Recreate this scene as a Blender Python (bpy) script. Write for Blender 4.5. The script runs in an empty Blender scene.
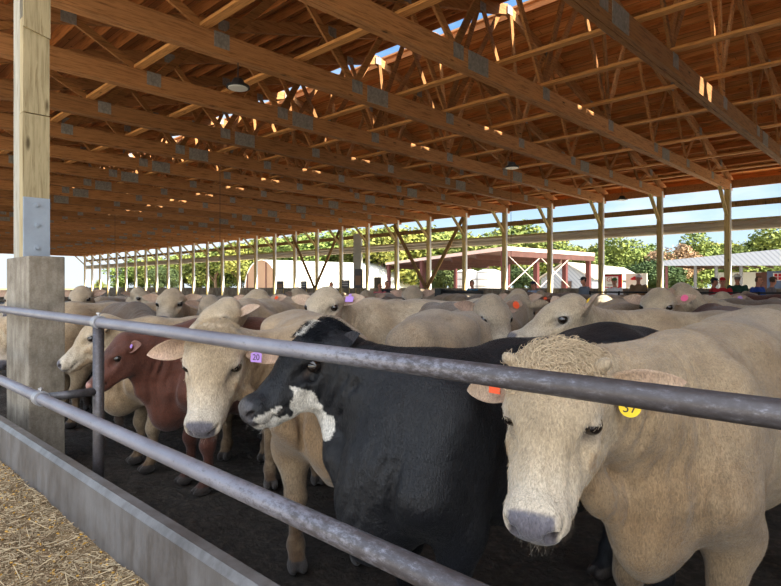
import bpy, bmesh, math, random
import numpy as np
from mathutils import Vector, Matrix
import openvdb as vdb

SC = bpy.context.scene
COL = SC.collection

# ------------------------------------------------------------------ camera
TH = math.radians(43.8)          # the view runs diagonally between the barn's two axes
H = 1.5                          # eye height above the pen floor
F = 575.0                        # focal length in pixels of the 781 px wide frame
CX, HY = 390.5, 287.0
cd = bpy.data.cameras.new('camera')
cam = bpy.data.objects.new('camera', cd)
COL.objects.link(cam)
cam.location = (0, 0, H)
cam.rotation_euler = (math.pi / 2, 0, TH)
cd.sensor_width = 36.0
cd.lens = F / 781 * 36.0
cd.shift_y = (HY - 293.0) / 781
cd.clip_start = 0.05
cd.clip_end = 2000
SC.camera = cam

# ------------------------------------------------------------------ sun, sky, exposure
SC.view_settings.view_transform = 'Standard'
SC.view_settings.look = 'None'
SC.view_settings.gamma = 1.0
SC.view_settings.use_curve_mapping = False
SC.view_settings.exposure = EXPO = 1.15
SUN_DIR = Vector((0.80, 0.13, 0.58)).normalized()      # towards the sun
sl = bpy.data.lights.new('sun', 'SUN')
sl.energy = 9.0
sl.color = (1.0, 0.90, 0.72)
sl.angle = math.radians(0.6)
so = bpy.data.objects.new('sun', sl)
so.rotation_euler = SUN_DIR.to_track_quat('Z', 'Y').to_euler()
COL.objects.link(so)

world = bpy.data.worlds.new('sky')
SC.world = world
world.use_nodes = True
wt = world.node_tree
wt.nodes.clear()


def N(t, typ, **kw):
    n = t.nodes.new(typ)
    for k, v in kw.items():
        if k.startswith('i_'):
            n.inputs[k[2:].replace('_', ' ')].default_value = v
        else:
            setattr(n, k, v)
    return n


def ramp(t, stops, fac=None, interp='LINEAR'):
    r = t.nodes.new('ShaderNodeValToRGB')
    r.color_ramp.interpolation = interp
    e = r.color_ramp.elements
    while len(e) < len(stops):
        e.new(0.5)
    for k, (p, c) in enumerate(stops):
        e[k].position = p
        e[k].color = (c[0], c[1], c[2], 1) if hasattr(c, '__len__') else (c, c, c, 1)
    if fac is not None:
        t.links.new(fac, r.inputs[0])
    return r


tc = N(wt, 'ShaderNodeTexCoord')
sep = N(wt, 'ShaderNodeSeparateXYZ')
wt.links.new(tc.outputs['Generated'], sep.inputs[0])
grad = ramp(wt, [(0.0, (0.42, 0.52, 0.56)), (0.10, (0.34, 0.47, 0.58)), (0.28, (0.14, 0.29, 0.52)), (1.0, (0.08, 0.19, 0.42))], sep.outputs['Z'])
mp = N(wt, 'ShaderNodeMapping')
mp.inputs['Scale'].default_value = (1, 1, 3.2)
wt.links.new(tc.outputs['Generated'], mp.inputs[0])
nz = N(wt, 'ShaderNodeTexNoise')
nz.inputs['Scale'].default_value = 2.2
nz.inputs['Detail'].default_value = 8
nz.inputs['Roughness'].default_value = 0.6
wt.links.new(mp.outputs[0], nz.inputs['Vector'])
cl = ramp(wt, [(0.50, 0.0), (0.66, 1.0)], nz.outputs['Fac'])
# more cloud and haze towards the far (left-hand) end of the barn
dotn = N(wt, 'ShaderNodeVectorMath', operation='DOT_PRODUCT')
dotn.inputs[1].default_value = Vector((-0.97, 0.25, 0.05)).normalized()
wt.links.new(tc.outputs['Generated'], dotn.inputs[0])
far = ramp(wt, [(0.80, 0.0), (0.98, 0.9)], dotn.outputs['Value'])
mx0 = N(wt, 'ShaderNodeMath', operation='MAXIMUM')
wt.links.new(cl.outputs[0], mx0.inputs[0])
wt.links.new(far.outputs[0], mx0.inputs[1])
mix = N(wt, 'ShaderNodeMix', data_type='RGBA')
wt.links.new(mx0.outputs[0], mix.inputs['Factor'])
wt.links.new(grad.outputs[0], mix.inputs[6])
mix.inputs[7].default_value = (0.50, 0.56, 0.60, 1)
# glow added to the unseen sky behind the camera, fill for steers and roof
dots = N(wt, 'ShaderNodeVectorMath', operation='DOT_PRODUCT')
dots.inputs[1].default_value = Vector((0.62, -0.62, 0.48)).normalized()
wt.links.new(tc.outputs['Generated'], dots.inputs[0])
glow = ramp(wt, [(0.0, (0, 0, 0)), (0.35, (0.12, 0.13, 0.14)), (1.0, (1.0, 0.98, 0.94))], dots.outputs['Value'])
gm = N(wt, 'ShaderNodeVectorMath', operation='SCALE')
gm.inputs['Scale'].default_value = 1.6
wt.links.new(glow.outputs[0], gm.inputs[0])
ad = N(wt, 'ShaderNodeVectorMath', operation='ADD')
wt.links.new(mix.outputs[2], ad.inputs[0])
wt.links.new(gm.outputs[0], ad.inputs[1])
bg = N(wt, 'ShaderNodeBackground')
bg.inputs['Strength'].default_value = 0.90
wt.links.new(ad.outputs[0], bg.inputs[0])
wo = N(wt, 'ShaderNodeOutputWorld')
wt.links.new(bg.outputs[0], wo.inputs[0])

# ------------------------------------------------------------------ helpers
S_, C_ = math.sin(TH), math.cos(TH)


def P(px, py, d):
    """world point seen at photo pixel (px, py) at depth d"""
    t = (px - CX) / F
    return Vector((d * (-S_ + t * C_), d * (C_ + t * S_), H - (py - HY) / F * d))


def PZ(px, py, z=0.0):
    return P(px, py, (H - z) * F / (py - HY))


def PY(px, py, y):
    """point in the plane Y = y"""
    t = (px - CX) / F
    return P(px, py, y / (C_ + t * S_))


def proj(p):
    d = -p[0] * S_ + p[1] * C_
    r = p[0] * C_ + p[1] * S_
    return CX + F * r / d, HY + (H - p[2]) * F / d, d


def rgb(r, g, b):
    f = lambda c: (c / 255 / 12.92) if c / 255 <= 0.04045 else ((c / 255 + 0.055) / 1.055) ** 2.4
    return (f(r), f(g), f(b))


def tag(o, label=None, cat=None, group=None, kind=None):
    if label: o['label'] = label
    if cat: o['category'] = cat
    if group: o['group'] = group
    if kind: o['kind'] = kind
    return o


def empty(name, loc=(0, 0, 0), rz=0.0):
    o = bpy.data.objects.new(name, None)
    o.empty_display_size = 0.1
    o.location = loc
    o.rotation_euler = (0, 0, rz)
    COL.objects.link(o)
    return o


def link(name, me, mat=None, parent=None, loc=None):
    o = bpy.data.objects.new(name, me)
    if mat and not me.materials:
        for m in (mat if isinstance(mat, (list, tuple)) else [mat]):
            me.materials.append(m)
    COL.objects.link(o)
    if parent: o.parent = parent
    if loc is not None: o.location = loc
    return o


def copy_tree(o, parent=None, loc=None):
    c = o.copy()
    COL.objects.link(c)
    c.parent = parent
    if loc is not None: c.location = loc
    for ch in list(o.children):
        copy_tree(ch, c)
    return c


class MB:
    """collects solid shapes and links them as ONE mesh"""

    def __init__(s):
        s.v, s.f, s.mi = [], [], []

    def raw(s, vs, fs, mi=0):
        o = len(s.v)
        s.v += [tuple(v) for v in vs]
        s.f += [tuple(i + o for i in f) for f in fs]
        s.mi += [mi] * len(fs)

    def box(s, c, d, R=None, mi=0, bev=0.0):
        hx, hy, hz = d[0] / 2, d[1] / 2, d[2] / 2
        c = Vector(c)
        if bev > 0:
            bm = bmesh.new()
            bmesh.ops.create_cube(bm, size=1)
            for v in bm.verts:
                v.co = Vector((v.co.x * d[0], v.co.y * d[1], v.co.z * d[2]))
            bmesh.ops.bevel(bm, geom=bm.edges[:], offset=bev, segments=2, affect='EDGES', profile=0.6)
            vs = [v.co.copy() for v in bm.verts]
            bm.verts.index_update()
            fs = [[v.index for v in f.verts] for f in bm.faces]
            bm.free()
        else:
            vs = [Vector((x, y, z)) for x in (-hx, hx) for y in (-hy, hy) for z in (-hz, hz)]
            fs = [(0, 1, 3, 2), (4, 6, 7, 5), (0, 4, 5, 1), (2, 3, 7, 6), (0, 2, 6, 4), (1, 5, 7, 3)]
        if R is not None: vs = [R @ v for v in vs]
        s.raw([v + c for v in vs], fs, mi)
        return s

    def bar(s, a, b, w, h, up=(0, 0, 1), mi=0):
        """rectangular bar from a to b, w across, h along up"""
        a, b = Vector(a), Vector(b)
        x = (b - a)
        L = x.length
        x.normalize()
        y = Vector(up).cross(x)
        if y.length < 1e-4: y = Vector((0, 1, 0)).cross(x)
        y.normalize()
        z = x.cross(y)
        R = Matrix((x, y, z)).transposed()
        return s.box((a + b) / 2, (L, w, h), R, mi)

    def tube(s, pts, r, n=12, mi=0, caps=True):
        pts = [Vector(p) for p in pts]
        rr = r if hasattr(r, '__len__') else [r] * len(pts)
        o = len(s.v)
        prev = None
        for i, p in enumerate(pts):
            t = (pts[min(i + 1, len(pts) - 1)] - pts[max(i - 1, 0)]).normalized()
            if prev is None:
                a = Vector((0, 0, 1)) if abs(t.z) < 0.9 else Vector((1, 0, 0))
                u = (a - t * a.dot(t)).normalized()
            else:
                u = (prev - t * prev.dot(t)).normalized()
            prev = u
            w = t.cross(u)
            for k in range(n):
                an = 2 * math.pi * k / n
                s.v.append(tuple(p + (u * math.cos(an) + w * math.sin(an)) * rr[i]))
        for i in range(len(pts) - 1):
            for k in range(n):
                q = (k + 1) % n
                s.f.append((o + i * n + k, o + i * n + q, o + (i + 1) * n + q, o + (i + 1) * n + k)); s.mi.append(mi)
        if caps:
            s.f.append(tuple(o + k for k in reversed(range(n)))); s.mi.append(mi)
            e = o + (len(pts) - 1) * n
            s.f.append(tuple(e + k for k in range(n))); s.mi.append(mi)
        return s

    def prism(s, poly, axis, a, b, mi=0):
        """extrude a 2D polygon along axis 'x','y' or 'z' from a to b"""
        n = len(poly)
        def pt(u, v, w):
            return (w, u, v) if axis == 'x' else ((u, w, v) if axis == 'y' else (u, v, w))
        vs = [pt(u, v, a) for u, v in poly] + [pt(u, v, b) for u, v in poly]
        fs = [tuple(range(n))[::-1], tuple(range(n, 2 * n))] + [(i, (i + 1) % n, n + (i + 1) % n, n + i) for i in range(n)]
        s.raw(vs, fs, mi)
        return s

    def mesh(s, name, mat=None, smooth=False):
        me = bpy.data.meshes.new(name)
        me.from_pydata(s.v, [], s.f)
        for m in (mat if isinstance(mat, (list, tuple)) else ([mat] if mat else [])):
            me.materials.append(m)
        me.polygons.foreach_set('material_index', s.mi)
        if smooth: me.polygons.foreach_set('use_smooth', [True] * len(me.polygons))
        bm = bmesh.new(); bm.from_mesh(me)
        bmesh.ops.recalc_face_normals(bm, faces=bm.faces)
        bm.to_mesh(me); bm.free()
        me.update()
        return me

    def build(s, name, mat, parent=None, loc=None, smooth=False):
        return link(name, s.mesh(name, mat, smooth), None, parent, loc)


# ------------------------------------------------------------------ materials
def mat_new(name):
    m = bpy.data.materials.new(name)
    m.use_nodes = True
    t = m.node_tree
    b = t.nodes['Principled BSDF']
    return m, t, b


def plain(name, c, rough=0.6, metal=0.0, nscale=6.0, var=0.18, bump=0.0, bscale=40.0, spec=0.3, stretch=(1, 1, 1), c2=None, det=5):
    """noise-mottled material, object coordinates"""
    m, t, b = mat_new(name)
    co = N(t, 'ShaderNodeTexCoord')
    mp = N(t, 'ShaderNodeMapping')
    mp.inputs['Scale'].default_value = stretch
    t.links.new(co.outputs['Object'], mp.inputs[0])
    n = N(t, 'ShaderNodeTexNoise')
    n.inputs['Scale'].default_value = nscale
    n.inputs['Detail'].default_value = det
    n.inputs['Roughness'].default_value = 0.62
    t.links.new(mp.outputs[0], n.inputs['Vector'])
    lo = c2 if c2 else tuple(x * (1 - var) for x in c)
    hi = c if c2 else tuple(min(1, x * (1 + var)) for x in c)
    r = ramp(t, [(0.32, lo), (0.68, hi)], n.outputs['Fac'])
    t.links.new(r.outputs[0], b.inputs['Base Color'])
    b.inputs['Roughness'].default_value = rough
    b.inputs['Metallic'].default_value = metal
    b.inputs['Specular IOR Level'].default_value = spec
    if bump:
        n2 = N(t, 'ShaderNodeTexNoise')
        n2.inputs['Scale'].default_value = bscale
        n2.inputs['Detail'].default_value = 6
        t.links.new(mp.outputs[0], n2.inputs['Vector'])
        bp = N(t, 'ShaderNodeBump')
        bp.inputs['Strength'].default_value = bump
        bp.inputs['Distance'].default_value = 0.01
        t.links.new(n2.outputs['Fac'], bp.inputs['Height'])
        t.links.new(bp.outputs[0], b.inputs['Normal'])
    return m


def wood(name, ca, cb, axis='Y', knots=True, rough=0.75, cc=None, vary=0.25):
    """sawn timber with grain along one axis of the object"""
    m, t, b = mat_new(name)
    co = N(t, 'ShaderNodeTexCoord')
    mp = N(t, 'ShaderNodeMapping')
    sc = {'X': (0.5, 7, 7), 'Y': (7, 0.5, 7), 'Z': (7, 7, 0.5)}[axis]
    mp.inputs['Scale'].default_value = sc
    t.links.new(co.outputs['Object'], mp.inputs[0])
    n = N(t, 'ShaderNodeTexNoise')
    n.inputs['Scale'].default_value = 5.0
    n.inputs['Detail'].default_value = 8
    n.inputs['Roughness'].default_value = 0.65
    n.inputs['Distortion'].default_value = 0.6
    t.links.new(mp.outputs[0], n.inputs['Vector'])
    r = ramp(t, [(0.30, cb), (0.50, ca), (0.62, tuple(x * 1.18 for x in ca)), (0.75, cb)], n.outputs['Fac'])
    col = r.outputs[0]
    oi = N(t, 'ShaderNodeObjectInfo')
    vr = ramp(t, [(0.0, 1 - vary), (1.0, 1 + vary * 0.6)], oi.outputs['Random'])
    mu = N(t, 'ShaderNodeMix', data_type='RGBA', blend_type='MULTIPLY')
    mu.inputs['Factor'].default_value = 1.0
    t.links.new(col, mu.inputs[6]); t.links.new(vr.outputs[0], mu.inputs[7])
    col = mu.outputs[2]
    if knots:
        vo = N(t, 'ShaderNodeTexVoronoi')
        vo.inputs['Scale'].default_value = 1.0
        mk = N(t, 'ShaderNodeMapping')
        mk.inputs['Scale'].default_value = {'X': (1.6, 6, 6), 'Y': (6, 1.6, 6), 'Z': (6, 6, 1.6)}[axis]
        t.links.new(co.outputs['Object'], mk.inputs[0])
        t.links.new(mk.outputs[0], vo.inputs['Vector'])
        kr = ramp(t, [(0.06, 1.0), (0.13, 0.0)], vo.outputs['Distance'])
        mk2 = N(t, 'ShaderNodeMix', data_type='RGBA')
        t.links.new(kr.outputs[0], mk2.inputs['Factor'])
        t.links.new(col, mk2.inputs[6])
        mk2.inputs[7].default_value = (*[x * 0.45 for x in cb], 1)
        col = mk2.outputs[2]
    t.links.new(col, b.inputs['Base Color'])
    b.inputs['Roughness'].default_value = rough
    b.inputs['Specular IOR Level'].default_value = 0.2
    bp = N(t, 'ShaderNodeBump')
    bp.inputs['Strength'].default_value = 0.25
    bp.inputs['Distance'].default_value = 0.004
    t.links.new(n.outputs['Fac'], bp.inputs['Height'])
    t.links.new(bp.outputs[0], b.inputs['Normal'])
    return m
# ------------------------------------------------------------------ setting: ground, floor, walls, roof
def ordinal(n):
    w = ['', 'first', 'second', 'third', 'fourth', 'fifth', 'sixth', 'seventh', 'eighth', 'ninth', 'tenth', 'eleventh', 'twelfth', 'thirteenth',
         'fourteenth', 'fifteenth', 'sixteenth', 'seventeenth', 'eighteenth', 'nineteenth', 'twentieth']
    if n <= 20: return w[n]
    return 'thirtieth' if n == 30 else ('twenty-' + w[n - 20] if n < 30 else 'thirty-' + w[n - 30])


YW = 22.0                    # far wall line
YN = 1.42                    # near post line
XS = [-5.22 - 2.185 * i for i in range(-2, 29)]      # truss and post bays
ZC = H + 3.27                # underside of the bottom chords
YR = 11.7
ZE, ZR = ZC + 0.42, ZC + 3.25

M_MUD, t, b = mat_new('pen_manure')
co = N(t, 'ShaderNodeTexCoord')
n1 = N(t, 'ShaderNodeTexNoise', i_Scale=2.2, i_Detail=10, i_Roughness=0.7)
n2 = N(t, 'ShaderNodeTexNoise', i_Scale=22.0, i_Detail=8, i_Roughness=0.75)
n3 = N(t, 'ShaderNodeTexVoronoi', i_Scale=60.0)
for n in (n1, n2, n3): t.links.new(co.outputs['Object'], n.inputs['Vector'])
r = ramp(t, [(0.32, (0.012, 0.009, 0.007)), (0.52, (0.04, 0.030, 0.022)), (0.68, (0.12, 0.095, 0.07))], n2.outputs['Fac'])
r3 = ramp(t, [(0.035, 1.0), (0.06, 0.0)], n3.outputs['Distance'])
gate = ramp(t, [(0.55, 0.0), (0.6, 0.7)], n1.outputs['Fac'])
mm = N(t, 'ShaderNodeMath', operation='MULTIPLY')
t.links.new(r3.outputs[0], mm.inputs[0]); t.links.new(gate.outputs[0], mm.inputs[1])
mx = N(t, 'ShaderNodeMix', data_type='RGBA')
t.links.new(mm.outputs[0], mx.inputs['Factor']); t.links.new(r.outputs[0], mx.inputs[6])
mx.inputs[7].default_value = (0.32, 0.24, 0.12, 1)
t.links.new(mx.outputs[2], b.inputs['Base Color'])
rr = ramp(t, [(0.4, 0.45), (0.6, 0.85)], n1.outputs['Fac'])
t.links.new(rr.outputs[0], b.inputs['Roughness'])
bp = N(t, 'ShaderNodeBump'); bp.inputs['Strength'].default_value = 1.0; bp.inputs['Distance'].default_value = 0.06
t.links.new(n2.outputs['Fac'], bp.inputs['Height']); t.links.new(bp.outputs[0], b.inputs['Normal'])

# pen floor, trodden and lumpy close to the rail
def floor_grid(x0, x1, y0, y1, st, amp):
    xs = np.arange(x0, x1 + st / 2, st); ys = np.arange(y0, y1 + st / 2, st)
    g = np.array([(x, y, 0.0) for x in xs for y in ys])
    hz = vnoise_(g * (1, 1, 0), 9) * 0.5 + vnoise_(g, 23) * 0.35 + vnoise_(g, 55) * 0.25
    ex = np.minimum(np.minimum(g[:, 0] - x0, x1 - g[:, 0]), np.minimum(g[:, 1] - y0, y1 - g[:, 1]))
    g[:, 2] = -amp + amp * hz * np.clip(ex / 0.4, 0, 1)
    ny = len(ys)
    fs = [(i * ny + j, (i + 1) * ny + j, (i + 1) * ny + j + 1, i * ny + j + 1) for i in range(len(xs) - 1) for j in range(ny - 1)]
    return g, fs


def vnoise_(p, f, seed=0):
    rs = np.random.RandomState(seed + int(f))
    out = np.zeros(len(p))
    for k in range(6):
        w = rs.normal(size=3); w[2] = 0; w /= np.linalg.norm(w)
        out += np.sin((p @ w) * f * (0.6 + 0.3 * k) + rs.uniform(0, 6.28) + 1.7 * np.sin(p @ rs.normal(size=3) * f * 0.4))
    return out / 4


g, fs = floor_grid(-7.0, 0.6, 1.14, 5.0, 0.035, 0.022)
mb = MB(); mb.raw(g, fs); 
o = mb.build('floor', M_MUD, smooth=True); tag(o, kind='structure')
mb = MB(); mb.box((-30, 11.6, -0.12), (86, 21.2, 0.15))
tag(mb.build('floor', M_MUD), kind='structure')

M_GRASS = plain('outside_grass', (0.20, 0.20, 0.085), rough=0.95, nscale=0.25, c2=(0.36, 0.29, 0.15), bump=0.3, bscale=3)
M_YARD = plain('outside_gravel', (0.66, 0.57, 0.43), rough=0.95, nscale=0.8, var=0.15, bump=0.3, bscale=8)
mb = MB()
mb.box((-300, 300, -0.5), (1400, 1400, 0.4))
tag(mb.build('ground', M_GRASS), kind='structure')
mb = MB()
mb.box((-30, 39, -0.28), (150, 33.6, 0.1))
mb.box((-30, -18, -0.28), (150, 33.6, 0.1))
tag(mb.build('yard', M_YARD), kind='structure')

M_CONC, t, b = mat_new('weathered_concrete')
co = N(t, 'ShaderNodeTexCoord')
n1 = N(t, 'ShaderNodeTexNoise', i_Scale=3.0, i_Detail=10, i_Roughness=0.7)
mp = N(t, 'ShaderNodeMapping'); mp.inputs['Scale'].default_value = (2.2, 2.2, 0.5)
n2 = N(t, 'ShaderNodeTexNoise', i_Scale=5.0, i_Detail=8, i_Roughness=0.65)
n3 = N(t, 'ShaderNodeTexNoise', i_Scale=70.0, i_Detail=6, i_Roughness=0.8)
t.links.new(co.outputs['Object'], n1.inputs['Vector']); t.links.new(co.outputs['Object'], mp.inputs[0])
t.links.new(mp.outputs[0], n2.inputs['Vector']); t.links.new(co.outputs['Object'], n3.inputs['Vector'])
ra = ramp(t, [(0.30, (0.12, 0.095, 0.07)), (0.50, (0.27, 0.235, 0.185)), (0.72, (0.40, 0.36, 0.30))], n1.outputs['Fac'])
rb = ramp(t, [(0.35, (0.55, 0.50, 0.45)), (0.60, (1, 1, 1))], n2.outputs['Fac'])
rc = ramp(t, [(0.35, 0.72), (0.6, 1.06)], n3.outputs['Fac'])
m1 = N(t, 'ShaderNodeMix', data_type='RGBA', blend_type='MULTIPLY'); m1.inputs['Factor'].default_value = 0.8
m2 = N(t, 'ShaderNodeMix', data_type='RGBA', blend_type='MULTIPLY'); m2.inputs['Factor'].default_value = 0.8
t.links.new(ra.outputs[0], m1.inputs[6]); t.links.new(rb.outputs[0], m1.inputs[7])
t.links.new(m1.outputs[2], m2.inputs[6]); t.links.new(rc.outputs[0], m2.inputs[7])
t.links.new(m2.outputs[2], b.inputs['Base Color']); b.inputs['Roughness'].default_value = 0.85
bp = N(t, 'ShaderNodeBump'); bp.inputs['Strength'].default_value = 0.5; bp.inputs['Distance'].default_value = 0.006
t.links.new(n3.outputs['Fac'], bp.inputs['Height']); t.links.new(bp.outputs[0], b.inputs['Normal'])

# grey-blue smooth-formed concrete of the feed kerb
M_KERB, t, b = mat_new('feed_kerb_concrete')
co = N(t, 'ShaderNodeTexCoord')
n1 = N(t, 'ShaderNodeTexNoise', i_Scale=2.2, i_Detail=9, i_Roughness=0.7)
mp = N(t, 'ShaderNodeMapping'); mp.inputs['Scale'].default_value = (3, 3, 0.8)
n2 = N(t, 'ShaderNodeTexNoise', i_Scale=4.0, i_Detail=9, i_Roughness=0.7)
n3 = N(t, 'ShaderNodeTexVoronoi', i_Scale=38.0)
t.links.new(co.outputs['Object'], n1.inputs['Vector']); t.links.new(co.outputs['Object'], mp.inputs[0])
t.links.new(mp.outputs[0], n2.inputs['Vector']); t.links.new(co.outputs['Object'], n3.inputs['Vector'])
ra = ramp(t, [(0.32, (0.11, 0.10, 0.095)), (0.66, (0.19, 0.182, 0.18))], n1.outputs['Fac'])
rb = ramp(t, [(0.36, (0.60, 0.56, 0.52)), (0.58, (1, 1, 1))], n2.outputs['Fac'])
rc = ramp(t, [(0.05, (0.45, 0.40, 0.33)), (0.10, (1, 1, 1))], n3.outputs['Distance'])
m1 = N(t, 'ShaderNodeMix', data_type='RGBA', blend_type='MULTIPLY'); m1.inputs['Factor'].default_value = 0.9
m2 = N(t, 'ShaderNodeMix', data_type='RGBA', blend_type='MULTIPLY'); m2.inputs['Factor'].default_value = 0.5
t.links.new(ra.outputs[0], m1.inputs[6]); t.links.new(rb.outputs[0], m1.inputs[7])
t.links.new(m1.outputs[2], m2.inputs[6]); t.links.new(rc.outputs[0], m2.inputs[7])
t.links.new(m2.outputs[2], b.inputs['Base Color']); b.inputs['Roughness'].default_value = 0.36

M_WOODX = wood('truss_timber', rgb(166, 118, 76), rgb(112, 74, 44), 'Y', cc=None, vary=0.3)
M_WEB = wood('web_timber', rgb(160, 112, 68), rgb(108, 70, 38), 'Y', vary=0.35)
M_PURL = wood('purlin_timber', rgb(168, 106, 58), rgb(120, 70, 36), 'X', vary=0.2)
M_RUN = wood('runner_timber', rgb(206, 150, 92), rgb(160, 106, 58), 'X', vary=0.15)
M_BRACE = wood('brace_timber', rgb(132, 104, 66), rgb(96, 72, 44), 'Z', vary=0.1)
M_POST = wood('post_timber', rgb(186, 166, 116), rgb(142, 120, 78), 'Z', vary=0.2)
M_PLATE = plain('gusset_steel', (0.24, 0.225, 0.21), rough=0.6, metal=0.2, nscale=18, var=0.3)
M_STEEL = plain('bracket_steel', rgb(150, 160, 172), rough=0.45, metal=0.25, nscale=5, var=0.12)
M_WHITE = plain('white_sheet', (0.72, 0.74, 0.76), rough=0.5, nscale=1.5, var=0.05)

# boarded roof underside, warm oriented-strand look with dark joints and knots
M_DECK, t, b = mat_new('roof_boards')
co = N(t, 'ShaderNodeTexCoord')
mp = N(t, 'ShaderNodeMapping'); mp.inputs['Scale'].default_value = (0.45, 5, 5)
n1 = N(t, 'ShaderNodeTexNoise', i_Scale=2.5, i_Detail=8, i_Roughness=0.65)
n2 = N(t, 'ShaderNodeTexVoronoi', i_Scale=1.0)
mp2 = N(t, 'ShaderNodeMapping'); mp2.inputs['Scale'].default_value = (2.2, 5.5, 5.5)
br = N(t, 'ShaderNodeTexBrick')
br.inputs['Scale'].default_value = 1.0; br.inputs['Brick Width'].default_value = 2.44; br.inputs['Row Height'].default_value = 0.2
br.inputs['Mortar Size'].default_value = 0.006
br.inputs['Color1'].default_value = (1, 1, 1, 1); br.inputs['Color2'].default_value = (0.72, 0.70, 0.68, 1); br.inputs['Mortar'].default_value = (0.25, 0.2, 0.15, 1)
t.links.new(co.outputs['Object'], mp.inputs[0]); t.links.new(mp.outputs[0], n1.inputs['Vector'])
t.links.new(co.outputs['Object'], mp2.inputs[0]); t.links.new(mp2.outputs[0], n2.inputs['Vector'])
t.links.new(co.outputs['Object'], br.inputs['Vector'])
ra = ramp(t, [(0.30, rgb(196, 128, 72)), (0.70, rgb(236, 172, 108))], n1.outputs['Fac'])
m1 = N(t, 'ShaderNodeMix', data_type='RGBA', blend_type='MULTIPLY'); m1.inputs['Factor'].default_value = 1
t.links.new(ra.outputs[0], m1.inputs[6]); t.links.new(br.outputs[0], m1.inputs[7])
kr = ramp(t, [(0.07, 1.0), (0.12, 0.0)], n2.outputs['Distance'])
m2 = N(t, 'ShaderNodeMix', data_type='RGBA')
t.links.new(kr.outputs[0], m2.inputs['Factor']); t.links.new(m1.outputs[2], m2.inputs[6]); m2.inputs[7].default_value = (*rgb(104, 52, 22), 1)
t.links.new(m2.outputs[2], b.inputs['Base Color']); b.inputs['Roughness'].default_value = 0.8

X0, X1 = XS[-1] - 0.5, 9.0
GAP = 0.36
# roof slopes
slope = (ZR - ZE) / (YW - YR)
def zroof(y): return ZR - abs(y - YR) * slope
for sgn, ye in ((-1, YN - 0.9), (1, YW + 0.5)):
    y0 = YR + sgn * (GAP if sgn < 0 else GAP)
    zt = 0.30
    mb = MB()
    a, e = (y0, zroof(y0) + zt), (ye, zroof(ye) + zt)
    mb.raw([(X0, a[0], a[1]), (X1, a[0], a[1]), (X1, e[0], e[1]), (X0, e[0], e[1]),
            (X0, a[0], a[1] + .05), (X1, a[0], a[1] + .05), (X1, e[0], e[1] + .05), (X0, e[0], e[1] + .05)],
           [(0, 1, 2, 3), (7, 6, 5, 4), (0, 4, 5, 1), (1, 5, 6, 2), (2, 6, 7, 3), (3, 7, 4, 0)])
    tag(mb.build('ceiling', M_DECK), kind='structure')

# purlins on each slope, one thing each
pm = MB(); pm.box((0, 0, 0), (X1 - X0, 0.045, 0.18)); PURL = pm.mesh('purlin', M_PURL)
for sgn, nm in ((1, 'far'), (-1, 'near')):
    n = 19
    for i in range(n):
        y = YR + sgn * (GAP + 0.06 + i * 0.575)
        o = link('purlin', PURL)
        o.location = ((X0 + X1) / 2, y, zroof(y) + 0.205)
        o.rotation_euler = (-sgn * math.atan(slope), 0, 0)
        tag(o, f'orange-brown timber purlin of the {nm} roof slope, {ordinal(i + 1)} down from the open ridge', 'purlin', f'purlins of the {nm} slope')
# long runners laid across the trusses
run = MB(); run.box((0, 0, 0), (X1 - X0, 0.14, 0.045)); RUN = run.mesh('runner', M_RUN)
for i, (y, z) in enumerate([(3.94, 0.33), (5.57, 0.33), (7.9, 0.33), (9.3, 0.33), (10.97, 0.33), (12.9, 0.33), (15.2, 0.33), (17.6, 0.33), (19.9, 0.33)]):
    o = link('brace_board', RUN)
    o.location = ((X0 + X1) / 2, y, ZC + z)
    tag(o, f'pale long brace board lying across the truss bottoms, {ordinal(i + 1)} from the feed rail side', 'board', 'long brace boards over the trusses')

# ------------------------------------------------------------------ trusses
BN = [1.5, 4.2, 6.8, 9.4, 12.2, 14.9, 17.4, 19.8, 21.9]
TN = [2.9, 5.5, 8.1, 10.6, 11.7, 13.5, 16.1, 18.6, 20.8]


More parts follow.
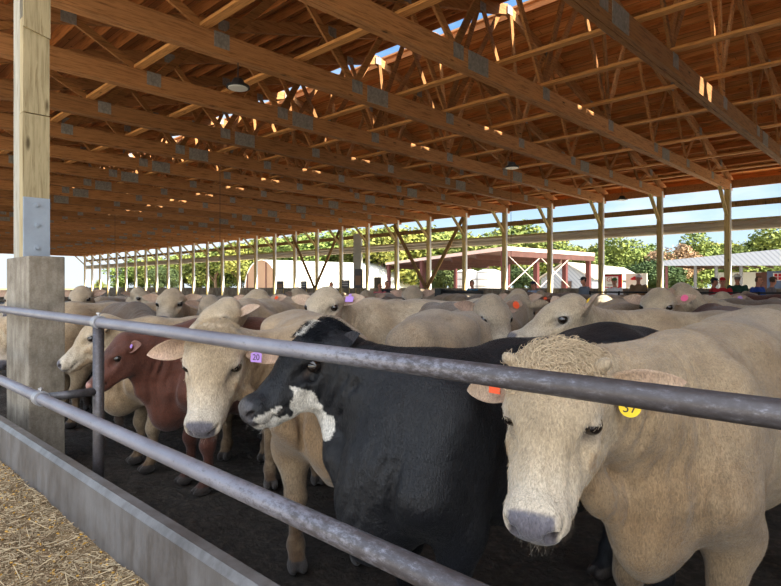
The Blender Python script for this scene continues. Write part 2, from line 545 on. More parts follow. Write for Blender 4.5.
def truss_master():
    r = empty('roof_truss')
    mb = MB()
    for sx in (-0.045, 0.045):
        mb.box((sx, (YN + YW) / 2 - 0.1, ZC + 0.15), (0.08, YW - YN + 0.5, 0.30))
    mb.build('bottom_chord', M_WOODX, r)
    for s, ye in ((-1, YN - 0.8), (1, YW + 0.4)):
        mb = MB()
        e = YR
        mb.bar((0, e, zroof(e) + 0.02), (0, ye, zroof(ye) + 0.02), 0.10, 0.24, up=(0, 0, 1))
        mb.build('top_chord', M_WOODX, r)
    pairs = []
    for i, y in enumerate(BN):
        for ty in TN:
            if abs(ty - y) < 2.0 and abs(ty - YR) > 0.3: pairs.append((y, ty))
    pairs += [(9.4, 11.5), (12.2, 11.75)]
    for k, (y, ty) in enumerate(pairs):
        mb = MB()
        sx = 0.055 if k % 2 else -0.055
        zt = zroof(ty)
        mb.bar((sx, y, ZC + 0.18), (sx, ty, zt), 0.045, 0.115, up=(1, 0, 0) if abs(ty - y) < 0.1 else (0, 0, 1))
        mb.build('web', M_WEB, r)
    for k, y in enumerate(BN[1:-1]):
        for s in (0.088,):
            mb = MB(); mb.box((s, y, ZC + 0.20), (0.008, 0.24, 0.22)); mb.build('gusset_plate', M_PLATE, r)
        mb = MB(); mb.box((-0.088, y, ZC + 0.20), (0.008, 0.24, 0.22)); mb.build('gusset_plate', M_PLATE, r)
    for y in (7.3, 15.6):
        for s in (-0.09, 0.09):
            mb = MB(); mb.box((s, y, ZC + 0.15), (0.01, 0.52, 0.29)); mb.build('splice_plate', M_PLATE, r)
    for ty in TN:
        mb = MB(); mb.box((0.082, ty, zroof(ty) - 0.02), (0.008, 0.22, 0.2)); mb.build('gusset_plate', M_PLATE, r)
    # knee brace down to the far post
    mb = MB(); mb.bar((0.0, YW - 1.15, ZC + 0.05), (0.0, YW - 0.12, ZC - 0.95), 0.09, 0.10, up=(1, 0, 0)); mb.build('knee_brace', M_POST, r)
    return r


tm = truss_master()
for i, x in enumerate(XS):
    o = tm if i == 0 else copy_tree(tm)
    o.location = (x, 0, 0)
    if i < 2:
        lab = 'timber roof truss crossing the top right corner, nearest to the camera' if i == 1 else 'unseen timber roof truss over the feed alley, added to block light'  # the first truss is out of view, added to block light
    else:
        lab = f'timber roof truss landing on the {ordinal(i - 1)} far-wall post from the right'
    tag(o, lab, 'roof truss', 'roof trusses')

# ------------------------------------------------------------------ far wall: low concrete wall, posts, girts
ZWALL = H - 0.05
mb = MB(); mb.box(((X0 + X1) / 2, YW + 0.02, ZWALL / 2 - 0.1), (X1 - X0, 0.2, ZWALL + 0.2)); tag(mb.build('wall_far', M_CONC), kind='structure')
pm = MB(); pm.box((0, -0.06, 1.3), (0.14, 0.14, ZC + 2.6 - 1.3 - 1.3 + 0.3), bev=0.006)
pm = MB(); pm.box((0, -0.17, (ZC + 0.3) / 2), (0.15, 0.14, ZC + 0.3))
PM = pm.mesh('post', M_POST)
sm_ = MB(); sm_.box((0.09, -0.12, (ZC + 0.2) / 2), (0.03, 0.10, ZC + 0.2)); SMm = sm_.mesh('curtain_track', M_WHITE)
for i, x in enumerate(XS):
    r = empty('timber_post', (x, YW, 0))
    link('post', PM, None, r); link('curtain_track', SMm, None, r)
    lab = 'square timber post of the far wall outside the frame' if i < 2 else (
        f'weathered square timber post on the far wall, {ordinal(i - 1)} from the right')
    tag(r, lab, 'post', 'timber posts of the far wall')
L_ = X1 - X0
for nm, z, hh, yy, m_, lab in (('upper_girt', ZC - 0.47, 0.20, 0.06, M_BRACE, 'upper horizontal timber rail along the far wall posts'),
                               ('eave_header', ZC + 0.22, 0.28, 0.10, M_WOODX, 'orange timber header board under the far eave')):
    mb = MB(); mb.box(((X0 + X1) / 2, YW + yy, z), (L_, 0.05, hh)); o = mb.build(nm, m_); tag(o, lab, 'beam')
r = empty('curtain_girt', ((X0 + X1) / 2, YW, ZC - 1.15))
mb = MB(); mb.box((0, 0.10, 0.145), (L_, 0.19, 0.05)); mb.build('cap_board', M_POST, r)
M_ROLL = plain('rolled_curtain', (0.50, 0.44, 0.35), rough=0.7, nscale=3, var=0.12, stretch=(0.1, 6, 6))
mb = MB(); mb.tube([(-L_ / 2, 0.10, 0.02), (L_ / 2, 0.10, 0.02)], 0.095, 12); mb.tube([(-L_ / 2, 0.10, -0.13), (L_ / 2, 0.10, -0.13)], 0.085, 12)
mb.build('rolled_curtain', M_ROLL, r, smooth=True)
tag(r, 'tan rolled-up wall curtain under its girt along the far wall', 'curtain roll')
# V braces between posts
def bay(i): return XS[2] - 2.185 * i
for foot, nm in ((6, 'nearer'), (10, 'further')):
    for s in (-1, 1):
        mb = MB(); yy = YW - 0.285 - (0.07 if s > 0 else 0); mb.bar((bay(foot), yy, 1.45), (bay(foot + s), yy, ZC - 0.05), 0.06, 0.17, up=(0, 0, 1))
        o = mb.build('diagonal_brace', M_BRACE)
        tag(o, f'{"left" if s > 0 else "right"} leg of the {nm} V-shaped timber wall brace', 'brace', 'diagonal wall braces')
# pale panel closing half a bay
a = bay(8.45)
mb = MB(); mb.box((a, YW + 0.05, 2.9), (0.62, 0.12, 3.2)); o = mb.build('service_column', plain('grey_panel', (0.42, 0.42, 0.38), nscale=2, var=0.1))
tag(o, 'wide grey panel column between two far-wall posts', 'column')

mb = MB()
mb.prism([(YN - 0.6, 0), (YW + 0.1, 0), (YW + 0.1, ZE), (YR, ZR + 0.2), (YN - 0.6, ZE - 0.2)], 'x', X1 - 0.1, X1)
tag(mb.build('wall_sun_block', M_WHITE), kind='structure')  # unseen end wall, added to keep low sun off the pen floor
# low end wall and rail at the far left end of the barn
mb = MB(); mb.box((X0 + 0.2, 12, 0.6), (0.2, 20, 1.2)); tag(mb.build('wall_end', M_CONC), kind='structure')

# ------------------------------------------------------------------ near side: columns
M_NPOST = wood('near_post_timber', rgb(156, 142, 110), rgb(122, 106, 76), 'Z', vary=0.02)
M_NPOSTB = wood('near_post_grey_ply', rgb(158, 154, 142), rgb(118, 112, 98), 'Z', vary=0.02)


def near_column(x, first):
    r = empty('barn_column', (x, YN, 0))
    # concrete pier
    mb = MB()
    mb.box((-0.31, 0.020, 0.86), (0.68, 0.265, 1.78), bev=0.012)
    mb.build('concrete_pier', M_CONC, r)
    zb = 1.75
    top = ZC + 0.4
    mb = MB(); mb.box((-0.40, 0.0, (zb + top) / 2), (0.13, 0.17, top - zb)); mb.box((-0.52, 0.0, (zb + top) / 2), (0.11, 0.15, top - zb))
    mb.build('grey_ply', M_NPOSTB, r)
    mb = MB()
    mb.box((-0.28, 0.01, (zb + 2.95) / 2), (0.10, 0.20, 2.95 - zb))
    mb.build('timber_ply', M_NPOST, r)
    mb = MB()
    mb.box((-0.275, 0.01, (2.955 + 3.75) / 2), (0.10, 0.195, 0.79))
    mb.build('timber_ply', M_NPOST, r)
    mb = MB()
    # upper board standing proud, its end cut on a slant
    mb.raw([(-0.225, -0.09, 3.66), (-0.225, 0.11, 3.61), (-0.225, 0.11, top), (-0.225, -0.09, top),
            (-0.205, -0.09, 3.66), (-0.205, 0.11, 3.61), (-0.205, 0.11, top), (-0.205, -0.09, top)],
           [(0, 1, 2, 3), (7, 6, 5, 4), (0, 4, 5, 1), (1, 5, 6, 2), (2, 6, 7, 3), (3, 7, 4, 0)])
    mb.build('cover_board', M_NPOST, r)
    mb = MB(); mb.box((-0.222, 0.01, 2.00), (0.012, 0.20, 0.50), bev=0.003)
    mb.build('steel_bracket', M_STEEL, r)
    for z in (1.83, 2.02, 2.19):
        mb = MB(); mb.tube([(-0.218, 0.01, z), (-0.200, 0.01, z)], 0.016, 6); mb.tube([(-0.218, 0.01, z), (-0.212, 0.01, z)], 0.024, 12)
        mb.build('bolt', M_STEEL, r)
    return r


c0 = near_column(-5.27, True)
tag(c0, 'tall timber post on a rough concrete pier at the left edge', 'column', 'near side columns')
for k in (1, 2):
    c = copy_tree(c0)
    c.location = (-5.27 + 6.56 * k, YN, 0)
    tag(c, f'timber post on concrete pier beside the feed rail, {ordinal(k)} one beyond the frame', 'column', 'near side columns')

# ------------------------------------------------------------------ feed kerb, alley, feed
mb = MB()
mb.prism([(1.137, -0.1), (1.137, 0.497), (1.130, 0.503), (1.082, 0.503), (1.062, 0.475), (1.055, 0.05), (1.055, -0.1)], 'x', X0, X1)
o = mb.build('feed_kerb', M_KERB); tag(o, 'low grey concrete feed kerb with a bevelled edge beneath the pipe rails', 'kerb')
mb = MB(); mb.box(((X0 + X1) / 2, -1.2, 0.0), (X1 - X0, 4.5, 0.2)); tag(mb.build('alley_floor', M_KERB), kind='structure')

rs = np.random.RandomState(4)
M_FEED = plain('chopped_feed', rgb(166, 142, 106), rough=0.95, nscale=14, c2=rgb(112, 90, 64), bump=1.0, bscale=90)
xs = np.arange(-9.0, -0.6, 0.03); ys = np.arange(-0.2, 1.061, 0.03)
G = np.array([(x, y, 0) for x in xs for y in ys], float)
def feed_z(p):
    x, y = p[:, 0], p[:, 1]
    base = 0.105 + 0.12 * np.clip((y + 0.15) / 0.6, 0, 1) ** 1.2
    return base + 0.022 * vnoise_(p, 7) + 0.010 * vnoise_(p, 19) + 0.03 * np.clip((x + 3.0) / 3, -1, 1) * 0 - 0.006
G[:, 2] = feed_z(G)
ny = len(ys)
mb = MB(); mb.raw(G, [(i * ny + j, (i + 1) * ny + j, (i + 1) * ny + j + 1, i * ny + j + 1) for i in range(len(xs) - 1) for j in range(ny - 1)])
feed = mb.build('feed_heap', M_FEED, smooth=True)
tag(feed, 'heap of chopped golden hay and corn feed along the kerb', 'feed', kind='stuff')
# loose stems and kernels
M_STR1 = plain('straw_pale', rgb(178, 158, 126), rough=0.7, nscale=30, var=0.2)
M_STR2 = plain('straw_brown', rgb(122, 101, 76), rough=0.8, nscale=30, var=0.25)
M_CORN = plain('corn_kernel', rgb(196, 150, 66), rough=0.5, nscale=30, var=0.2)
vs, fs, mi = [], [], []
ns = 36000
px_ = rs.uniform(-6.5, -0.9, ns); py_ = rs.uniform(0.15, 1.05, ns)
pp = np.stack([px_, py_, np.zeros(ns)], 1); zz = feed_z(pp)
kind = rs.uniform(size=ns)
for i in range(ns):
    big = kind[i] < 0.06
    Ls = rs.uniform(0.05, 0.12) if big else rs.uniform(0.008, 0.034)
    an = rs.uniform(0, 6.283); tl = rs.uniform(-0.35, 0.45)
    d = np.array((math.cos(an) * math.cos(tl), math.sin(an) * math.cos(tl), math.sin(tl)))
    c = np.array((px_[i], py_[i], zz[i] + 0.004 + 0.5 * Ls * abs(math.sin(tl))))
    w = 0.0016 if not big else 0.0022
    if kind[i] > 0.955:      # kernel
        d = np.array((math.cos(an), math.sin(an), 0)); Ls = 0.011; w = 0.0042
    s = np.cross(d, (0, 0, 1.0)); s /= np.linalg.norm(s); q = np.cross(s, d)
    a_, b_ = c - d * Ls / 2, c + d * Ls / 2
    a_[1] = min(a_[1], 1.052); b_[1] = min(b_[1], 1.052)
    o_ = len(vs)
    for e in (a_, b_):
        vs += [e + s * w, e + q * w * 1.2, e - s * w, e - q * w]
    fs += [(o_, o_ + 1, o_ + 5, o_ + 4), (o_ + 1, o_ + 2, o_ + 6, o_ + 5), (o_ + 2, o_ + 3, o_ + 7, o_ + 6), (o_ + 3, o_, o_ + 4, o_ + 7), (o_, o_ + 3, o_ + 2, o_ + 1), (o_ + 4, o_ + 5, o_ + 6, o_ + 7)]
    k_ = 2 if kind[i] > 0.955 else (0 if rs.uniform() < 0.62 else 1)
    mi += [k_] * 6
me = bpy.data.meshes.new('loose_straw')
me.from_pydata([tuple(v) for v in vs], [], fs)
for m_ in (M_STR1, M_STR2, M_CORN): me.materials.append(m_)
me.polygons.foreach_set('material_index', mi); me.update()
o = link('loose_straw', me, None, feed); tag(o, kind='stuff')

# ------------------------------------------------------------------ pipe rails
M_PIPE, t, b = mat_new('worn_pipe')
co = N(t, 'ShaderNodeTexCoord')
n1 = N(t, 'ShaderNodeTexNoise', i_Scale=5.0, i_Detail=9, i_Roughness=0.72)
n2 = N(t, 'ShaderNodeTexNoise', i_Scale=60.0, i_Detail=8, i_Roughness=0.8)
mp = N(t, 'ShaderNodeMapping'); mp.inputs['Scale'].default_value = (0.5, 1, 1)
t.links.new(co.outputs['Object'], mp.inputs[0])
t.links.new(mp.outputs[0], n1.inputs['Vector']); t.links.new(mp.outputs[0], n2.inputs['Vector'])
sx = N(t, 'ShaderNodeSeparateXYZ'); t.links.new(co.outputs['Object'], sx.inputs[0])
mr = N(t, 'ShaderNodeMapRange'); mr.inputs['From Min'].default_value = -1.9; mr.inputs['From Max'].default_value = -0.6
mr.inputs['To Min'].default_value = 0.0; mr.inputs['To Max'].default_value = 0.30
t.links.new(sx.outputs['X'], mr.inputs['Value'])
ra = ramp(t, [(0.30, (0.17, 0.16, 0.185)), (0.55, (0.24, 0.235, 0.27)), (0.75, (0.31, 0.31, 0.35))], n1.outputs['Fac'])
aa = N(t, 'ShaderNodeMath', operation='ADD'); t.links.new(n2.outputs['Fac'], aa.inputs[0]); t.links.new(mr.outputs[0], aa.inputs[1])
wr = ramp(t, [(0.58, 0.0), (0.72, 0.75), (0.85, 0.9)], aa.outputs[0])
mx = N(t, 'ShaderNodeMix', data_type='RGBA'); t.links.new(wr.outputs[0], mx.inputs['Factor']); t.links.new(ra.outputs[0], mx.inputs[6])
mx.inputs[7].default_value = (0.055, 0.045, 0.042, 1)
t.links.new(mx.outputs[2], b.inputs['Base Color'])
b.inputs['Metallic'].default_value = 0.35; b.inputs['Roughness'].default_value = 0.42
bp = N(t, 'ShaderNodeBump'); bp.inputs['Strength'].default_value = 0.25; bp.inputs['Distance'].default_value = 0.002
t.links.new(n2.outputs['Fac'], bp.inputs['Height']); t.links.new(bp.outputs[0], b.inputs['Normal'])
M_PIPED = plain('dark_pipe', (0.095, 0.09, 0.095), rough=0.4, metal=0.35, nscale=25, var=0.4)
M_ZINC = plain('clamp_zinc', (0.36, 0.36, 0.38), rough=0.4, metal=0.5, nscale=20, var=0.2)

A = Vector((-3.60, 1.25, 1.293)); B = Vector((-0.226, 1.336, 1.252))
D = (B - A)
mb = MB()
pts = [A + D * k for k in (-0.9, -0.45, 0.0, 0.25, 0.5, 0.75, 1.0, 1.3)]
pts[4].z -= 0.004; pts[0].z += 0.0
mb.tube(pts, 0.0305, 28)
top_rail = mb.build('top_rail', M_PIPE, smooth=True)
tag(top_rail, 'long worn grey steel pipe, upper rail of the feed fence, in front of the heads', 'pipe rail')
zl = lambda x: 0.898 - 0.0035 * (x + 6.2)
mb = MB(); mb.tube([(x, 0.95, zl(x)) for x in (-7.5, -5, -2.5, 0.0, 1.2)], 0.0300, 28)
low_rail = mb.build('lower_rail', M_PIPE, smooth=True)
tag(low_rail, 'long grey steel pipe, lower rail of the feed fence, above the kerb', 'pipe rail')


def ring(mb, c, axis, r0, r1, w, n=28):
    """solid collar round an axis"""
    c = Vector(c); ax = Vector(axis).normalized()
    u = Vector((0, 0, 1)); u = (u - ax * u.dot(ax)).normalized(); v = ax.cross(u)
    vs = []
    for k in range(n):
        an = 2 * math.pi * k / n
        dr = u * math.cos(an) + v * math.sin(an)
        for rr_, ww in ((r0, -w), (r1, -w), (r1, w), (r0, w)):
            vs.append(c + dr * rr_ + ax * ww)
    fs = []
    for k in range(n):
        q = (k + 1) % n
        for j in range(4):
            j2 = (j + 1) % 4
            fs.append((k * 4 + j, k * 4 + j2, q * 4 + j2, q * 4 + j))
    mb.raw(vs, fs)


def fence_post(x, y, vis):
    r = empty('fence_post', (x, y, 0))
    k = (x - A.x) / D.x; zt = A.z + D.z * k
    mb = MB(); mb.tube([(0, 0, 0.0), (0, 0, zt - 0.03)], 0.031, 24); mb.build('upright', M_PIPE, r, smooth=True)
    mb = MB(); mb.tube([(0, -0.02, zl(x)), (0, -(y - 0.95) + 0.03, zl(x))], 0.024, 18); mb.build('arm', M_PIPED, r, smooth=True)
    mb = MB(); ring(mb, (0, 0, zt), D, 0.031, 0.040, 0.028); mb.build('rail_collar', M_ZINC, r)
    mb = MB(); ring(mb, (0, -(y - 0.95), zl(x)), (1, 0, 0), 0.0305, 0.041, 0.030); mb.build('rail_collar', M_ZINC, r)
    for q in ((0, 0, zt + 0.036), (0, -(y - 0.95), zl(x) + 0.036)):
        mb = MB(); mb.tube([q, (q[0], q[1], q[2] + 0.022)], 0.006, 8); mb.tube([(q[0], q[1], q[2] + 0.012), (q[0], q[1], q[2] + 0.020)], 0.013, 6)
        mb.build('bolt', M_ZINC, r)
    return r


pa = fence_post(-3.575, 1.2505, True)
tag(pa, 'grey pipe fence post with collars carrying both feed rails', 'fence post')
pb = fence_post(0.35, 1.35, False)
tag(pb, 'grey pipe fence post carrying both feed rails, just outside the right edge', 'fence post')

# ------------------------------------------------------------------ lamps under the roof
M_BLK = plain('black_metal', (0.02, 0.02, 0.022), rough=0.4, nscale=5)
m, t, b = mat_new('lamp_lens'); b.inputs['Base Color'].default_value = (0.75, 0.75, 0.72, 1); b.inputs['Roughness'].default_value = 0.25
M_LENS = m


def high_bay(px, py, d, lab, hang):
    p = P(px, py, d)
    r = empty('barn_lamp', p)
    mb = MB(); mb.tube([(0, 0, 0), (0, 0, 0.035), (0, 0, 0.05), (0, 0, 0.13)], [0.17, 0.165, 0.11, 0.07], 24); mb.build('housing', M_BLK, r)
    mb = MB(); mb.tube([(0, 0, -0.008), (0, 0, 0.001)], 0.14, 24); mb.build('lens', M_LENS, r)
    mb = MB(); mb.tube([(0, 0, 0.13), (0, 0, max(0.2, ZC + 0.02 - p.z))], 0.008, 6); mb.build('hanger', M_BLK, r)
    tag(r, lab, 'lamp', 'barn lamps')
    return r


high_bay(238, 88, 8.39, 'round black high-bay lamp under a truss at the upper left', 1)
high_bay(512, 168, 13.72, 'round black high-bay lamp hanging near the middle of the barn', 1)
high_bay(622, 200, 18.45, 'small round black lamp close to the far eave on the right', 1)
# drop cords
for px_, py0, py1, d, lab in ((220, 205, 284, 15.4, 'thin drop cord hanging from the roof at the left'), (511, 168, 284, 13.7, 'thin drop cord hanging below the middle lamp'), (115, 234, 284, 26.08, 'thin far drop cord hanging from the roof near the left end')):
    a_, b_ = P(px_, py0, d), P(px_, py1, d)
    a_.z = ZC + 0.05 if px_ != 511 else a_.z
    mb = MB(); mb.tube([b_, a_], 0.006, 6); o = mb.build('drop_cord', M_BLK); tag(o, lab, 'cord', 'drop cords')
# ------------------------------------------------------------------ cattle
class Field:
    """signed distance field on a grid; shapes melt into one body"""

    def __init__(s, lo, hi, h):
        s.lo, s.h = np.array(lo, float), h
        s.n = [int(math.ceil((hi[i] - lo[i]) / h)) + 1 for i in range(3)]
        s.ax = [(s.lo[i] + h * np.arange(s.n[i])).astype(np.float32) for i in range(3)]
        s.d = np.full(s.n, 0.3, np.float32)

    def _win(s, c0, c1, m):
        sl = []
        for i in range(3):
            a = int((min(c0[i], c1[i]) - m - s.lo[i]) / s.h)
            b = int((max(c0[i], c1[i]) + m - s.lo[i]) / s.h) + 2
            a, b = max(0, a), min(s.n[i], b)
            if b <= a: return None
            sl.append(slice(a, b))
        g = np.meshgrid(*[s.ax[i][sl[i]] for i in range(3)], indexing='ij', sparse=True)
        return tuple(sl), g

    def _put(s, sl, d, k, cut):
        o = s.d[sl]
        if cut:
            h = np.maximum(k - np.abs(-d - o), 0) / k
            s.d[sl] = np.maximum(o, -d) + h * h * k * 0.25
        else:
            h = np.maximum(k - np.abs(d - o), 0) / k
            s.d[sl] = np.minimum(o, d) - h * h * k * 0.25

    def ell(s, c, r, R=None, k=0.06, cut=False):
        c = np.array(c, float)
        m = max(r) + k + 0.03
        w = s._win(c, c, m)
        if w is None: return
        sl, g = w
        q = [g[i] - c[i] for i in range(3)]
        if R is not None:
            q = [R[j][0] * q[0] + R[j][1] * q[1] + R[j][2] * q[2] for j in range(3)]   # rows of R are the ellipsoid's own axes
        k0 = np.sqrt(sum((q[i] / r[i]) ** 2 for i in range(3)))
        k1 = np.sqrt(sum((q[i] / r[i] ** 2) ** 2 for i in range(3))) + 1e-6
        s._put(sl, (k0 * (k0 - 1) / k1).astype(np.float32), k, cut)

    def cone(s, a, b, ra, rb, k=0.06, lat=None, sc=1.0, cut=False):
        a, b = np.array(a, float), np.array(b, float)
        m = max(ra, rb) * max(1, sc) + k + 0.03
        w = s._win(a, b, m)
        if w is None: return
        sl, g = w
        v = b - a
        q = [g[i] - a[i] for i in range(3)]
        t = np.clip((q[0] * v[0] + q[1] * v[1] + q[2] * v[2]) / (v @ v + 1e-9), 0, 1)
        q = [q[i] - t * v[i] for i in range(3)]
        if lat is not None and sc != 1.0:
            ql = (q[0] * lat[0] + q[1] * lat[1] + q[2] * lat[2]) * (1 / sc - 1)
            q = [q[i] + ql * lat[i] for i in range(3)]
        d = np.sqrt(q[0] ** 2 + q[1] ** 2 + q[2] ** 2) - (ra + (rb - ra) * t)
        if sc < 1: d = d * (0.5 + 0.5 * sc)
        s._put(sl, d.astype(np.float32), k, cut)

    def mesh(s):
        g = vdb.FloatGrid(background=0.3)
        g.copyFromArray(s.d.astype(np.float32), tolerance=0.0)
        pts, quads = g.convertToQuads(isovalue=0.0)
        return np.array(pts, float) * s.h + s.lo, np.array(quads, int)


def unit(v):
    v = np.array(v, float)
    return v / np.linalg.norm(v)


def leaf_ear(base, d, face, L=0.20, W=0.105, cup=0.35, th=0.007):
    """a cupped ear: base point, direction d, hollow turned towards 'face'. returns verts, faces, inner flags"""
    d = unit(d)
    fc = unit(np.array(face) - d * np.dot(face, d))
    w = np.cross(d, fc)
    nu, nv = 16, 11
    V, Fc, inn = [], [], []
    for side in (0, 1):
        for i in range(nu):
            u = i / (nu - 1)
            ww = W * 0.5 * (math.sin(math.pi * min(1, (0.13 + 0.87 * u)) ** 0.80) ** 0.75 if u < 1 else 0.0) + 0.0015
            for j in range(nv):
                v = -1 + 2 * j / (nv - 1)
                cupd = cup * ww * (1 - v * v) * (1.9 - 1.3 * u)
                t = th * (1 - 0.75 * v * v) * (1.5 - u)
                off = -cupd - (t if side else 0)
                bend = -0.05 * L * (u * 2 - 1) ** 2
                V.append(np.array(base) + d * (u * L) + w * (v * ww * (1 - 0.25 * (1 - u) ** 2)) + fc * (off + bend))
                inn.append(0 if side else 1)
    n1 = nu * nv
    for i in range(nu - 1):
        for j in range(nv - 1):
            a = i * nv + j
            Fc.append((a, a + 1, a + nv + 1, a + nv))
            Fc.append((n1 + a, n1 + a + nv, n1 + a + nv + 1, n1 + a + 1))
    for i in range(nu - 1):
        for j in (0, nv - 1):
            a = i * nv + j
            q = (a, a + nv, n1 + a + nv, n1 + a)
            Fc.append(q if j == 0 else q[::-1])
    for j in range(nv - 1):
        a = (nu - 1) * nv + j
        Fc.append((a, a + 1, n1 + a + 1, n1 + a))
    return np.array(V), Fc, np.array(inn)


def vnoise(p, f, seed=0):
    """cheap smooth value noise on points"""
    rs = np.random.RandomState(seed)
    out = np.zeros(len(p))
    for k in range(5):
        w = rs.normal(size=3); w /= np.linalg.norm(w)
        out += np.sin((p @ w) * f * (0.7 + 0.35 * k) + rs.uniform(0, 6.28) + 1.5 * np.sin(p @ rs.normal(size=3) * f * 0.5))
    return out / 5


def cow_mesh(name, poll, muz, mat, h=0.012, roll=0.0, coat=(0.6, 0.48, 0.35), style='cream', ears=None, girth=1.0, legs=True,
             neckmid=None, seed=0, horn=False, dirt=0.5, lod=False, earL=0.20, legshift=(0, 0, 0, 0), rise=0.0):
    """steer in its own frame: x forwards, z up, origin on the ground between the forefeet.
    poll / muz: where the top of the head and the tip of the muzzle are, in that frame"""
    poll, muz = np.array(poll, float), np.array(muz, float)
    f = unit(muz - poll)
    L = np.linalg.norm(muz - poll) / 0.50            # head size
    up = np.array((0, 0, 1.0))
    lat = np.cross(up, f)
    if np.linalg.norm(lat) < 1e-3: lat = np.array((0, 1.0, 0))
    lat = unit(lat)
    u = unit(np.cross(f, lat))                       # out of the forehead
    if roll:
        c_, s_ = math.cos(roll), math.sin(roll)
        lat, u = lat * c_ + u * s_, u * c_ - lat * s_
    R = np.array([f, lat, u])
    HW = 1.07

    def hp(a, b, c):                                 # head frame point
        return poll + (f * a + lat * b * HW + u * c) * L

    lo = [-1.85, -0.48, -0.02]
    hi = [0.62, 0.48, 1.62]
    for q in (poll, muz):
        for i in range(3):
            lo[i] = min(lo[i], q[i] - 0.24); hi[i] = max(hi[i], q[i] + 0.24)
    lo[2] = max(lo[2], -0.02)
    if not legs: lo[2] = 0.45
    F_ = Field(lo, hi, h)
    g = girth
    Y = np.array((0, 1.0, 0))
    # trunk
    F_.ell((-0.02, 0, 0.99), (0.40, 0.27 * g, 0.40), k=0.1)
    F_.ell((-0.50, 0, 0.97), (0.62, 0.335 * g, 0.42), k=0.1)
    F_.ell((-0.75, 0, 0.92), (0.58, 0.345 * g, 0.38), k=0.1)
    F_.ell((-1.18, 0, 1.06), (0.40, 0.27 * g, 0.33), k=0.1)
    F_.ell((-1.42, 0, 1.10), (0.24, 0.23 * g, 0.27), k=0.08)
    F_.cone((0.02, 0, 1.31), (-0.45, 0, 1.285), 0.105, 0.10, k=0.12, lat=Y, sc=1.2)
    F_.cone((-0.45, 0, 1.285), (-1.15, 0, 1.30), 0.10, 0.10, k=0.12, lat=Y, sc=1.9)
    F_.cone((-1.15, 0, 1.30), (-1.52, 0, 1.27), 0.10, 0.08, k=0.1, lat=Y, sc=1.4)
    for sy in (-1, 1):
        F_.ell((-1.08, sy * 0.20 * g, 1.29), (0.10, 0.07, 0.07), k=0.12)
        F_.ell((-1.55, sy * 0.11, 1.22), (0.06, 0.05, 0.06), k=0.08)
    # tail
    F_.cone((-1.55, 0, 1.29), (-1.66, 0, 1.10), 0.035, 0.028, k=0.05)
    F_.cone((-1.66, 0, 1.10), (-1.66, 0.02, 0.62), 0.026, 0.018, k=0.03)
    F_.cone((-1.66, 0.02, 0.64), (-1.65, 0.03, 0.36), 0.026, 0.04, k=0.04)
    # brisket and shoulders
    F_.ell((0.24, 0, 0.84), (0.22, 0.17 * g, 0.26), k=0.12)
    F_.ell((0.28, 0, 0.66), (0.14, 0.08, 0.14), k=0.12)
    for sy in (-1, 1):
        F_.cone((0.02, sy * 0.13, 1.22), (0.20, sy * 0.20 * g, 0.86), 0.11, 0.115, k=0.09)
        F_.ell((-0.02, sy * 0.20 * g, 1.0), (0.18, 0.10, 0.28), k=0.1)
    if legs:
        for sy, ls in ((-1, legshift[0]), (1, legshift[1])):
            y = sy * 0.20
            F_.cone((0.14, y, 0.86), (-0.02, y, 0.66), 0.125, 0.105, k=0.09)
            F_.cone((-0.02, y, 0.68), (0.03 + ls, y * 0.92, 0.40), 0.10, 0.062, k=0.06)
            F_.ell((0.045 + ls, y * 0.92, 0.395), (0.060, 0.058, 0.075), k=0.03)
            F_.cone((0.03 + ls, y * 0.92, 0.38), (0.03 + ls, y * 0.92, 0.14), 0.045, 0.038, k=0.04)
            F_.ell((0.035 + ls, y * 0.92, 0.125), (0.052, 0.052, 0.05), k=0.03)
            F_.cone((0.04 + ls, y * 0.92, 0.11), (0.085 + ls, y * 0.92, 0.045), 0.045, 0.05, k=0.03)
            for t in (-1, 1):
                F_.ell((0.095 + ls, y * 0.92 + t * 0.028, 0.028), (0.075, 0.030, 0.042), k=0.012)
        for sy, ls in ((-1, legshift[2]), (1, legshift[3])):
            y = sy * 0.19
            F_.ell((-1.28, y * 0.95, 0.93), (0.25, 0.14 * g, 0.36), k=0.1)
            F_.cone((-1.14, y * 1.1, 0.84), (-1.28 + ls, y * 1.05, 0.66), 0.13, 0.10, k=0.07)
            F_.cone((-1.28 + ls, y * 1.05, 0.68), (-1.45 + ls, y, 0.52), 0.095, 0.058, k=0.06)
            F_.ell((-1.46 + ls, y, 0.51), (0.062, 0.05, 0.075), k=0.03)
            F_.cone((-1.45 + ls, y, 0.50), (-1.39 + ls, y, 0.16), 0.048, 0.04, k=0.04)
            F_.ell((-1.385 + ls, y, 0.135), (0.054, 0.052, 0.05), k=0.03)
            F_.cone((-1.38 + ls, y, 0.12), (-1.33 + ls, y, 0.045), 0.045, 0.05, k=0.03)
            for t in (-1, 1):
                F_.ell((-1.32 + ls, y + t * 0.028, 0.028), (0.075, 0.030, 0.042), k=0.012)
    # neck: a bent tube that is deep at the shoulder and slimmer at the head
    J = hp(0.07, 0, -0.10)
    A = np.array((0.05, 0, 1.10))
    M = neckmid if neckmid is not None else (np.array((0.42, 0, 1.12)) * 0.5 + (A + J) * 0.25)
    M = np.array(M, float)
    pts = [A * (1 - t) ** 2 + 2 * M * t * (1 - t) + J * t * t for t in np.linspace(0, 1, 6)]
    rr = [0.26, 0.23, 0.19, 0.16, 0.135, 0.11 * L]
    for i in range(5):
        dd = unit(pts[i + 1] - pts[i])
        lt = unit(np.cross(up, dd)) if abs(dd[2]) < 0.98 else lat
        F_.cone(pts[i], pts[i + 1], rr[i], rr[i + 1], k=0.10, lat=lt, sc=0.68 + 0.03 * i)
    F_.cone((0.0, 0, 1.31), pts[3] + np.array((0, 0, 0.06)), 0.095, 0.075, k=0.10)
